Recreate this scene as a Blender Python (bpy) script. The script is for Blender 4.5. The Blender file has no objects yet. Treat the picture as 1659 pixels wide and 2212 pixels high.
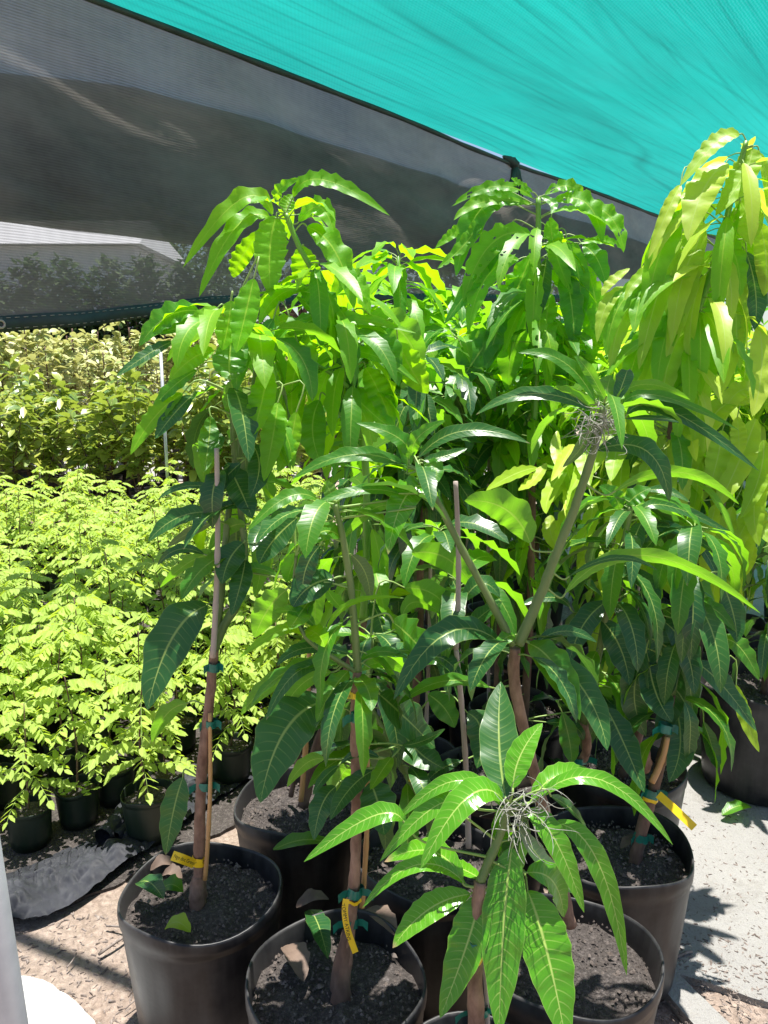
import bpy, math, random
import numpy as np
from mathutils import Vector, noise as mnoise
rad = math.radians
random.seed(7)
RN = random.Random(11)
sc = bpy.context.scene
COL = sc.collection

# ------------------------------------------------------------------ camera, world, sun
CAMZ, PITCH, FPX, CX, CY = 1.63, rad(11), 1680.0, 829.5, 1106.0
cam = bpy.data.cameras.new('camera'); co = bpy.data.objects.new('camera', cam); COL.objects.link(co)
co.location = (0, 0, CAMZ); co.rotation_euler = (rad(90) - PITCH, 0, 0)
cam.sensor_fit = 'VERTICAL'; cam.sensor_height = 24; cam.lens = 24 * FPX / 2212
cam.clip_start = 0.05; cam.clip_end = 2000
sc.camera = co
SUNV = Vector((0.07, 0.10, 1.0)).normalized()
w = bpy.data.worlds.new('World'); sc.world = w; w.use_nodes = True
nt = w.node_tree; bg = nt.nodes['Background']
sky = nt.nodes.new('ShaderNodeTexSky'); sky.sky_type = 'NISHITA'; sky.sun_disc = False
sky.sun_elevation = math.asin(SUNV.z); sky.sun_rotation = math.atan2(SUNV.x, SUNV.y)
nt.links.new(sky.outputs[0], bg.inputs[0]); bg.inputs[1].default_value = 0.075
sl = bpy.data.lights.new('sun', 'SUN'); sl.energy = 5.0; sl.angle = rad(0.5); sl.color = (1, .965, .9)
so = bpy.data.objects.new('sun', sl); COL.objects.link(so)
so.rotation_euler = (-SUNV).to_track_quat('-Z', 'Y').to_euler()
sc.view_settings.view_transform = 'Standard'; sc.view_settings.look = 'None'
sc.view_settings.exposure = 1.15; sc.view_settings.gamma = 1
try:
    sc.cycles.max_bounces = 10; sc.cycles.transparent_max_bounces = 12
    sc.cycles.transmission_bounces = 6; sc.cycles.diffuse_bounces = 4; sc.cycles.use_denoising = True
except Exception: pass

# ------------------------------------------------------------------ geometry helpers
FW = Vector((0, math.cos(PITCH), -math.sin(PITCH))); UP = Vector((0, math.sin(PITCH), math.cos(PITCH)))
CAM = Vector((0, 0, CAMZ)); ZUP = Vector((0, 0, 1))
def ray(u, v): return FW * FPX + Vector((u - CX, 0, 0)) + UP * (CY - v)
def W(u, v, y):                      # point of the ray at distance y ahead
    d = ray(u, v); return CAM + d * (y / d.y)
def G(u, v, z=0.0):                  # point of the ray at height z
    d = ray(u, v); return CAM + d * ((z - CAMZ) / d.z)
def adepth(p): return (p - CAM).dot(FW)
def pxm(p): return adepth(p) / FPX

class MB:
    def __init__(s): s.v = []; s.f = []; s.uv = []; s.m = []; s.r = []
    def add(s, vs, fs, uvs=None, mat=0, r=0.5):
        b = len(s.v); s.v.extend(vs)
        s.r.extend([r] * len(vs))
        for f in fs:
            s.f.append(tuple(b + i for i in f)); s.m.append(mat)
            if uvs: s.uv.extend(uvs[i] for i in f)
            else: s.uv.extend((0.5, 0.5) for i in f)
    def build(s, name, mats, parent=None, origin=None, smooth=True):
        me = bpy.data.meshes.new(name)
        org = Vector(origin) if origin is not None else (parent.location.copy() if parent and 'mworld' not in parent else Vector((0, 0, 0)))
        me.from_pydata([(p[0] - org[0], p[1] - org[1], p[2] - org[2]) for p in s.v], [], s.f)
        uvl = me.uv_layers.new(name='UVMap')
        uvl.data.foreach_set('uv', np.array(s.uv, dtype=np.float32).ravel())
        a = me.attributes.new('rnd', 'FLOAT', 'POINT'); a.data.foreach_set('value', np.array(s.r, dtype=np.float32))
        if not isinstance(mats, (list, tuple)): mats = [mats]
        for m in mats: me.materials.append(m)
        me.polygons.foreach_set('material_index', np.array(s.m, dtype=np.int32))
        if smooth: me.polygons.foreach_set('use_smooth', np.ones(len(s.f), dtype=bool))
        me.update()
        o = bpy.data.objects.new(name, me); COL.objects.link(o)
        if parent: o.parent = parent
        elif origin is not None: o.location = org
        return o

def tag(o, label=None, cat=None, group=None, kind=None):
    if label: o['label'] = label
    if cat: o['category'] = cat
    if group: o['group'] = group
    if kind: o['kind'] = kind
    return o
def empty(name, loc, rz=0):
    e = bpy.data.objects.new(name, None); COL.objects.link(e); e.location = loc; e.rotation_euler = (0, 0, rz)
    e.empty_display_size = .1; return e
def copy_tree(o, parent=None):
    c = o.copy(); COL.objects.link(c)
    if parent: c.parent = parent
    for ch in list(o.children): copy_tree(ch, c)
    return c

def tube(mb, pts, radii, n=8, mat=0, r=0.5, cap=True, wob=0.0):
    pts = [Vector(p) for p in pts]; m = len(pts)
    if not isinstance(radii, (list, tuple)): radii = [radii] * m
    t0 = (pts[1] - pts[0]).normalized()
    ref = Vector((1, 0, 0)) if abs(t0.x) < .9 else Vector((0, 1, 0))
    vs = []; uv = []; L = 0
    for i, p in enumerate(pts):
        t = (pts[min(i + 1, m - 1)] - pts[max(i - 1, 0)]).normalized()
        a = (ref - t * ref.dot(t)).normalized(); b = t.cross(a); ref = a
        if i: L += (p - pts[i - 1]).length
        for k in range(n):
            an = 2 * math.pi * k / n
            rr = radii[i] * (1 + (wob * mnoise.noise(Vector((p.x * 40 + k, p.y * 40, p.z * 40))) if wob else 0))
            vs.append(p + (a * math.cos(an) + b * math.sin(an)) * rr); uv.append((k / n, L))
    fs = [(i * n + k, i * n + (k + 1) % n, (i + 1) * n + (k + 1) % n, (i + 1) * n + k) for i in range(m - 1) for k in range(n)]
    if cap: fs.append(tuple(range(n))[::-1]); fs.append(tuple((m - 1) * n + k for k in range(n)))
    mb.add(vs, fs, uv, mat, r)

def spline(pts, k=6):
    pts = [Vector(p) for p in pts]; out = []
    for i in range(len(pts) - 1):
        p0 = pts[max(i - 1, 0)]; p1 = pts[i]; p2 = pts[i + 1]; p3 = pts[min(i + 2, len(pts) - 1)]
        for j in range(k):
            t = j / k
            out.append(0.5 * ((2 * p1) + (p2 - p0) * t + (2 * p0 - 5 * p1 + 4 * p2 - p3) * t * t + (3 * p1 - p0 - 3 * p2 + p3) * t ** 3))
    out.append(pts[-1]); return out
def lerp(a, b, t): return a + (b - a) * t

def lathe(mb, prof, n=48, c=(0, 0, 0), mat=0, warp=None, r=.5):
    vs = []; uv = []
    for i, (rr, z) in enumerate(prof):
        for k in range(n):
            a = 2 * math.pi * k / n; q = rr; zz = z
            if warp: q, zz = warp(rr, z, a)
            vs.append((c[0] + q * math.cos(a), c[1] + q * math.sin(a), c[2] + zz)); uv.append((k / n, i / len(prof)))
    fs = [(i * n + k, i * n + (k + 1) % n, (i + 1) * n + (k + 1) % n, (i + 1) * n + k) for i in range(len(prof) - 1) for k in range(n)]
    mb.add(vs, fs, uv, mat, r)

# leaf blade along a midrib of world points; N = where its upper face looks
def leaf(mb, mid, width, N, mat=0, wave=0.10, nw=4.5, stations=13, fold=0.18, r=None, tipw=1.0, detail=True, wv=1.0):
    r = RN.random() if r is None else r
    n = stations; m = len(mid)
    cols = (-1, -.5, 0, .5, 1) if detail else (-1, 0, 1)
    ph = [RN.uniform(0, 6.28), RN.uniform(0, 6.28)]; vs = []; uv = []
    Nn = Vector(N); tw = RN.uniform(-.25, .25)
    for i in range(n):
        t = i / (n - 1); x = t * (m - 1); k = min(int(x), m - 2); p = mid[k].lerp(mid[k + 1], x - k)
        T = (mid[min(k + 1, m - 1)] - mid[k]).normalized()
        S = T.cross(Nn)
        if S.length < 1e-3: S = T.cross(Vector((0, 0.1, 1)))
        S.normalize(); U = S.cross(T).normalized()
        a = tw * (t - .3); S = S * math.cos(a) + U * math.sin(a); U = S.cross(T).normalized()
        wd = width * .5 * (max(math.sin(math.pi * min(1, .015 + t ** .88 * .985)), 0) ** .72)
        for c in cols:
            s = 0 if c < 0 else 1
            wa = math.sin(2 * math.pi * nw * t + ph[s] + .9 * math.sin(5 * t + ph[1 - s]))
            wj = 1 + .09 * wv * wa * abs(c)
            off = abs(c) ** 1.5 * (fold * wd + wave * width * wa * math.sin(math.pi * min(t * 1.05, 1)))
            vs.append(p + S * (c * wd * wj) + U * off); uv.append((t, .5 + c * .5))
    q = len(cols)
    fs = [(i * q + j, i * q + j + 1, (i + 1) * q + j + 1, (i + 1) * q + j) for i in range(n - 1) for j in range(q - 1)]
    mb.add(vs, fs, uv, mat, r)

def bez(p0, pm, p2, k=10):
    c = pm * 2 - (p0 + p2) * .5
    return [p0 * (1 - t) ** 2 + c * (2 * t * (1 - t)) + p2 * t * t for t in [i / k for i in range(k + 1)]]

# free leaf: starts at base, leaves with azimuth and elevation, then droops
def free_leaf(mb, base, az, el, L, wd, droop, mat, pet=.035, petmat=3, wave=.1, detail=True, st=11, nw=4.5, r=None):
    d = Vector((math.cos(az) * math.cos(el), math.sin(az) * math.cos(el), math.sin(el)))
    p = Vector(base); q = p + d * pet
    if pet > .005:
        tube(mb, [p, p.lerp(q, .5) + ZUP * .003, q], [.0022, .0016, .0015], 5 if detail else 3, petmat, cap=False)
    pts = [q]; K = 9; e = el; a = az; bend = RN.uniform(-.25, .25)
    for i in range(K):
        e -= droop / K * (1.4 - .8 * i / K); a += bend / K; e = max(e, rad(-88))
        pts.append(pts[-1] + Vector((math.cos(a) * math.cos(e), math.sin(a) * math.cos(e), math.sin(e))) * (L / K))
    side = Vector((-math.sin(az), math.cos(az), 0))
    N = side.cross(d) * -1
    if N.z < 0: N = -N
    N = (N + Vector((math.cos(az), math.sin(az), 0)) * (.9 if droop > 1 else .3) + side * RN.uniform(-.5, .5)).normalized()
    leaf(mb, pts, wd, N, mat, wave, nw, st, detail=detail, r=r)

# ------------------------------------------------------------------ material helpers
def newmat(name):
    m = bpy.data.materials.new(name); m.use_nodes = True; t = m.node_tree
    b = t.nodes['Principled BSDF']; return m, t, b
def nd(t, typ, **kw):
    n = t.nodes.new(typ)
    for k, v in kw.items():
        if k.startswith('i_'): n.inputs[int(k[2:])].default_value = v
        else: setattr(n, k, v)
    return n
def math_(t, op, a, b=None, c=None, clamp=False):
    n = t.nodes.new('ShaderNodeMath'); n.operation = op; n.use_clamp = clamp
    for i, x in enumerate((a, b, c)):
        if x is None: continue
        if isinstance(x, (int, float)): n.inputs[i].default_value = x
        else: t.links.new(x, n.inputs[i])
    return n.outputs[0]
def mix(t, f, a, b):
    n = t.nodes.new('ShaderNodeMix'); n.data_type = 'RGBA'
    if isinstance(f, (int, float)): n.inputs[0].default_value = f
    else: t.links.new(f, n.inputs[0])
    for i, x in ((6, a), (7, b)):
        if isinstance(x, (tuple, list)): n.inputs[i].default_value = (*x, 1) if len(x) == 3 else x
        else: t.links.new(x, n.inputs[i])
    return n.outputs[2]
def noise(t, scale, detail=4, rough=.55, co=None, dist=0.0):
    n = t.nodes.new('ShaderNodeTexNoise'); n.inputs['Scale'].default_value = scale
    n.inputs['Detail'].default_value = detail; n.inputs['Roughness'].default_value = rough; n.inputs['Distortion'].default_value = dist
    if co is not None: t.links.new(co, n.inputs['Vector'])
    return n.outputs[0]
def coord(t, which='Object'):
    return t.nodes.new('ShaderNodeTexCoord').outputs[which]
def ramp(t, f, stops):
    n = t.nodes.new('ShaderNodeValToRGB'); t.links.new(f, n.inputs[0]); e = n.color_ramp.elements
    e[0].position, e[0].color = stops[0][0], (*stops[0][1], 1); e[1].position, e[1].color = stops[-1][0], (*stops[-1][1], 1)
    for p, c in stops[1:-1]:
        x = e.new(p); x.color = (*c, 1)
    return n.outputs[0]
def bump(t, h, strength, dist, b):
    n = t.nodes.new('ShaderNodeBump'); n.inputs['Strength'].default_value = strength; n.inputs['Distance'].default_value = dist
    t.links.new(h, n.inputs['Height']); t.links.new(n.outputs[0], b.inputs['Normal']); return n.outputs[0]

def leafmat(name, c1, c2, under, vein, nv=15, transl=.3, tcol=None, rough=.36, veinf=.55, bst=.22, dry=.0, holes=False, objvar=False):
    m, t, b = newmat(name)
    uv = t.nodes.new('ShaderNodeUVMap'); uv.uv_map = 'UVMap'
    sp = t.nodes.new('ShaderNodeSeparateXYZ'); t.links.new(uv.outputs[0], sp.inputs[0]); u, v = sp.outputs[0], sp.outputs[1]
    vs = math_(t, 'SUBTRACT', v, .5); av = math_(t, 'MULTIPLY', math_(t, 'ABSOLUTE', vs), 2)
    at = nd(t, 'ShaderNodeAttribute', attribute_name='rnd').outputs['Fac']
    if objvar: at = math_(t, 'MULTIPLY', math_(t, 'ADD', at, .12), math_(t, 'ADD', .15, math_(t, 'MULTIPLY', t.nodes.new('ShaderNodeObjectInfo').outputs['Random'], 1.1)), clamp=True)
    sgn = math_(t, 'MULTIPLY', math_(t, 'GREATER_THAN', vs, 0), .45)
    # side veins sweep towards the tip
    ph = math_(t, 'ADD', math_(t, 'SUBTRACT', math_(t, 'MULTIPLY', u, nv), math_(t, 'MULTIPLY', math_(t, 'POWER', av, 1.4), 1.15)), sgn)
    fr = math_(t, 'ABSOLUTE', math_(t, 'SUBTRACT', math_(t, 'FRACT', ph), .5))
    vein1 = math_(t, 'MULTIPLY', math_(t, 'SUBTRACT', 1, math_(t, 'MULTIPLY', fr, 11), clamp=True), math_(t, 'SUBTRACT', 1.1, av, clamp=True))
    wmid = math_(t, 'SUBTRACT', .09, math_(t, 'MULTIPLY', u, .055))
    midr = math_(t, 'SUBTRACT', 1, math_(t, 'DIVIDE', av, wmid), clamp=True)
    edge = math_(t, 'MULTIPLY', math_(t, 'SUBTRACT', av, .955, clamp=True), 16, clamp=True)
    nz = noise(t, 9, 3, co=coord(t))
    base = mix(t, at, c1, c2)
    base = mix(t, math_(t, 'MULTIPLY', math_(t, 'SUBTRACT', nz, .35, clamp=True), .8, clamp=True), base, tuple(x * .62 for x in c1))
    pat = math_(t, 'MAXIMUM', math_(t, 'MULTIPLY', vein1, veinf), math_(t, 'MAXIMUM', math_(t, 'POWER', midr, .5), math_(t, 'MULTIPLY', edge, .6)))
    top = mix(t, pat, base, vein)
    spots = noise(t, 130, 1, co=coord(t))
    top = mix(t, math_(t, 'MULTIPLY', math_(t, 'SUBTRACT', spots, .76, clamp=True), 8, clamp=True), top, (.22, .13, .04))
    if dry:     # withered tip
        dm = math_(t, 'MULTIPLY', math_(t, 'SUBTRACT', math_(t, 'ADD', u, math_(t, 'MULTIPLY', math_(t, 'SUBTRACT', at, 1.0), .22)), 1 - dry, clamp=True), 14, clamp=True)
        top = mix(t, dm, top, (.42, .27, .16))
    geo = t.nodes.new('ShaderNodeNewGeometry')
    und = mix(t, pat, mix(t, at, under, tuple(x * 1.25 for x in under)), vein)
    colr = mix(t, geo.outputs['Backfacing'], top, und)
    t.links.new(colr, b.inputs['Base Color'])
    rg = math_(t, 'ADD', rough, math_(t, 'MULTIPLY', geo.outputs['Backfacing'], .25)); t.links.new(rg, b.inputs['Roughness'])
    b.inputs['Specular IOR Level'].default_value = .5
    h = math_(t, 'ADD', math_(t, 'MULTIPLY', pat, -1), math_(t, 'MULTIPLY', math_(t, 'ABSOLUTE', math_(t, 'SINE', math_(t, 'MULTIPLY', ph, math.pi))), .7))
    nb = bump(t, h, bst, .0010, b)
    tr = t.nodes.new('ShaderNodeBsdfTranslucent'); tc = tcol or tuple(min(1, x * 1.9) for x in c2)
    t.links.new(mix(t, math_(t, 'MULTIPLY', pat, .5), tc, vein), tr.inputs[0]); t.links.new(nb, tr.inputs['Normal'])
    mx = t.nodes.new('ShaderNodeMixShader'); mx.inputs[0].default_value = transl
    t.links.new(b.outputs[0], mx.inputs[1]); t.links.new(tr.outputs[0], mx.inputs[2]); out = mx.outputs[0]
    if holes:   # insect-eaten gaps
        hn = noise(t, 42, 1, .4, coord(t)); hn2 = noise(t, 7, 1, .4, coord(t))
        hf = math_(t, 'MULTIPLY', math_(t, 'MULTIPLY', math_(t, 'GREATER_THAN', hn, .64), math_(t, 'GREATER_THAN', hn2, .47)), math_(t, 'GREATER_THAN', av, .12))
        m3 = t.nodes.new('ShaderNodeMixShader'); tp = t.nodes.new('ShaderNodeBsdfTransparent')
        t.links.new(hf, m3.inputs[0]); t.links.new(out, m3.inputs[1]); t.links.new(tp.outputs[0], m3.inputs[2]); out = m3.outputs[0]
    t.links.new(out, t.nodes['Material Output'].inputs[0]); return m

M = {}
M['dark'] = leafmat('mango_leaf_dark', (.016, .075, .022), (.030, .115, .018), (.085, .13, .045), (.30, .40, .10), transl=.2, tcol=(.14, .42, .03), rough=.30, veinf=.42, dry=.05)  # darkest, bluest of the leaf greens
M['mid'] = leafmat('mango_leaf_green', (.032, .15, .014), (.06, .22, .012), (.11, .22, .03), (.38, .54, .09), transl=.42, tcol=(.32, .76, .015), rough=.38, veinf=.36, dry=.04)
M['bright'] = leafmat('mango_leaf_bright', (.090, .30, .004), (.19, .42, .006), (.19, .38, .008), (.40, .60, .05), transl=.46, tcol=(.48, .92, .005), rough=.42, veinf=.3, bst=.14)  # brighter yellow-green, mostly for the upper leaves
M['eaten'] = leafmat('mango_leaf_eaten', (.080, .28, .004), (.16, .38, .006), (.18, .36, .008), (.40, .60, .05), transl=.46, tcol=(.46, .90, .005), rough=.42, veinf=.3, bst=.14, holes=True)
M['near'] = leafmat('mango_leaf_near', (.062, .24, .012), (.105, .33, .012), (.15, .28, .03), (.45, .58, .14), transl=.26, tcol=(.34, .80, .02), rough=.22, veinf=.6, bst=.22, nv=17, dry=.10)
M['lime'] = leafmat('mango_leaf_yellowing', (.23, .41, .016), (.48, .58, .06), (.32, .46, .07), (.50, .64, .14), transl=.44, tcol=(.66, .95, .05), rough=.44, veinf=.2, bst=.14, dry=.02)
CM = [M['dark'], M['mid'], M['bright'], None, M['lime'], M['near']]
def plain(name, c, rough=.6, c2=None, sc_=20, bs=0, bd=.002, spec=.5, metal=0, stretch=None):
    m, t, b = newmat(name); cc = coord(t)
    if stretch:
        mp = nd(t, 'ShaderNodeMapping'); mp.inputs['Scale'].default_value = stretch; t.links.new(cc, mp.inputs[0]); cc = mp.outputs[0]
    n = noise(t, sc_, 5, .6, cc)
    if c2: t.links.new(ramp(t, n, [(.3, c), (.72, c2)]), b.inputs['Base Color'])
    else: b.inputs['Base Color'].default_value = (*c, 1)
    b.inputs['Roughness'].default_value = rough; b.inputs['Specular IOR Level'].default_value = spec; b.inputs['Metallic'].default_value = metal
    if bs: bump(t, n, bs, bd, b)
    return m
M['petiole'] = plain('petiole_green', (.17, .30, .06), .5, (.28, .38, .10), 30); CM[3] = M['petiole']
M['stem'] = plain('green_stem', (.085, .15, .035), .5, (.17, .23, .07), 25, .4, .002, stretch=(1, 1, .4))
M['stembright'] = plain('fresh_stem', (.10, .26, .025), .45, (.17, .36, .04), 25)
M['bark'] = plain('brown_bark', (.13, .065, .042), .8, (.36, .22, .155), 34, 1.0, .005, stretch=(1, 1, .6))
M['barkdark'] = plain('dark_bark', (.08, .045, .032), .85, (.24, .145, .10), 36, .9, .004, stretch=(1, 1, .4))
M['bamboo'] = plain('bamboo_yellow', (.42, .22, .08), .45, (.60, .36, .15), 14, .3, .001, stretch=(1, 1, .15))
M['bamboogrey'] = plain('bamboo_weathered', (.30, .24, .21), .7, (.50, .41, .36), 18, .4, .001, stretch=(1, 1, .15))
M['tape'] = plain('green_tape', (.005, .11, .08), .3, (.012, .20, .145), 30, .3, .001)
M['yellow'] = plain('yellow_tag', (.85, .55, .01), .4, (.9, .62, .02), 20)
M['ink'] = plain('black_ink', (.012, .012, .015), .6)
M['metal'] = plain('galvanised_metal', (.42, .44, .47), .5, (.58, .60, .63), 12, .15, .001, metal=.35)
M['moss'] = plain('grey_air_plant', (.20, .20, .165), .85, (.36, .36, .31), 60)
M['litter'] = plain('dead_leaf', (.07, .045, .032), .75, (.17, .115, .085), 18, .4, .002)
M['chip'] = plain('wood_chip', (.07, .05, .04), .9, (.30, .25, .22), 60, .4, .002)

def potmat(name, c, dust):
    m, t, b = newmat(name); cc = coord(t); n1 = noise(t, 5, 5, .65, cc); n2 = noise(t, 60, 3, .6, cc)
    mp = nd(t, 'ShaderNodeMapping'); mp.inputs['Scale'].default_value = (14, 14, 1.2); t.links.new(cc, mp.inputs[0]); n3 = noise(t, 2, 4, .6, mp.outputs[0])
    f = math_(t, 'MULTIPLY', math_(t, 'SUBTRACT', math_(t, 'ADD', n1, math_(t, 'MULTIPLY', n3, .5)), .62, clamp=True), 1.5, clamp=True)
    b.inputs['Specular IOR Level'].default_value = .35
    t.links.new(mix(t, f, c, dust), b.inputs['Base Color'])
    t.links.new(math_(t, 'ADD', .34, math_(t, 'MULTIPLY', f, .4)), b.inputs['Roughness'])
    bump(t, math_(t, 'ADD', n1, math_(t, 'MULTIPLY', n2, .15)), .35, .004, b); return m
M['pot'] = potmat('black_plastic', (.012, .012, .014), (.10, .095, .092))
M['potgreen'] = potmat('dark_green_plastic', (.010, .022, .014), (.05, .06, .045))
def soilmat():
    m, t, b = newmat('potting_soil'); cc = coord(t)
    n1 = noise(t, 90, 6, .75, cc); n2 = noise(t, 14, 4, .6, cc)
    vo = nd(t, 'ShaderNodeTexVoronoi'); vo.inputs['Scale'].default_value = 170; t.links.new(cc, vo.inputs['Vector'])
    c = ramp(t, n1, [(.30, (.020, .016, .015)), (.52, (.075, .062, .056)), (.68, (.19, .165, .155)), (.8, (.42, .38, .36))])
    c = mix(t, math_(t, 'MULTIPLY', math_(t, 'SUBTRACT', n2, .4, clamp=True), 1.4, clamp=True), c, (.11, .09, .082))
    t.links.new(c, b.inputs['Base Color']); b.inputs['Roughness'].default_value = .95
    bump(t, math_(t, 'ADD', n1, math_(t, 'MULTIPLY', vo.outputs[0], .6)), 1, .012, b); return m
M['soil'] = soilmat()

def dirtmat():
    m, t, b = newmat('dirt'); cc = coord(t)
    n1 = noise(t, 1.3, 5, .6, cc); n2 = noise(t, 45, 6, .75, cc, .6); n3 = noise(t, 9, 5, .6, cc)
    vo = nd(t, 'ShaderNodeTexVoronoi'); vo.inputs['Scale'].default_value = 60; t.links.new(cc, vo.inputs['Vector'])
    c = ramp(t, n2, [(.28, (.17, .12, .09)), (.5, (.36, .27, .215)), (.7, (.52, .42, .35))])
    c = mix(t, math_(t, 'MULTIPLY', math_(t, 'SUBTRACT', n3, .45, clamp=True), 2.4, clamp=True), c, (.36, .28, .225))
    c = mix(t, math_(t, 'MULTIPLY', math_(t, 'SUBTRACT', n1, .5, clamp=True), 2.0, clamp=True), c, (.46, .38, .32))
    t.links.new(c, b.inputs['Base Color']); b.inputs['Roughness'].default_value = .95
    bump(t, math_(t, 'ADD', math_(t, 'ADD', n2, n3), math_(t, 'MULTIPLY', vo.outputs[0], -.4)), 1, .02, b); return m
M['dirt'] = dirtmat()
def concmat(name, a, b_, grit=True):
    m, t, b = newmat(name); cc = coord(t)
    n1 = noise(t, 2.2, 5, .6, cc); n2 = noise(t, 110, 4, .8, cc); n3 = noise(t, 22, 5, .7, cc)
    c = mix(t, n1, a, b_)
    if grit:
        c = mix(t, math_(t, 'MULTIPLY', math_(t, 'SUBTRACT', n2, .60, clamp=True), 7, clamp=True), c, (.15, .12, .10))
        c = mix(t, math_(t, 'MULTIPLY', math_(t, 'SUBTRACT', n3, .60, clamp=True), 4, clamp=True), c, (.30, .26, .22))
    n4 = noise(t, 3.5, 6, .7, cc, .4)
    if grit: c = mix(t, math_(t, 'MULTIPLY', math_(t, 'SUBTRACT', n4, .56, clamp=True), 5, clamp=True), c, (.20, .18, .155))
    t.links.new(c, b.inputs['Base Color']); b.inputs['Roughness'].default_value = .9
    bump(t, math_(t, 'ADD', n2, math_(t, 'MULTIPLY', n3, 1.5)), 1, .010, b); return m
M['conc'] = concmat('pale_concrete', (.24, .23, .22), (.42, .41, .385))
M['slab'] = concmat('white_concrete', (.60, .59, .57), (.74, .73, .71))
def matmat():
    m, t, b = newmat('weed_mat'); cc = coord(t)
    n1 = noise(t, 7, 5, .65, cc); n2 = noise(t, 120, 3, .7, cc)
    wv = nd(t, 'ShaderNodeTexWave'); wv.inputs['Scale'].default_value = 240; t.links.new(cc, wv.inputs['Vector'])
    c = ramp(t, n1, [(.3, (.016, .0175, .023)), (.55, (.034, .036, .046)), (.75, (.066, .068, .080))])
    c = mix(t, math_(t, 'MULTIPLY', math_(t, 'SUBTRACT', n2, .66, clamp=True), 5, clamp=True), c, (.24, .22, .20))
    t.links.new(c, b.inputs['Base Color']); b.inputs['Roughness'].default_value = .6
    bump(t, math_(t, 'ADD', n1, math_(t, 'MULTIPLY', wv.outputs[1], .12)), .7, .008, b); return m
M['mat'] = matmat()

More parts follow.
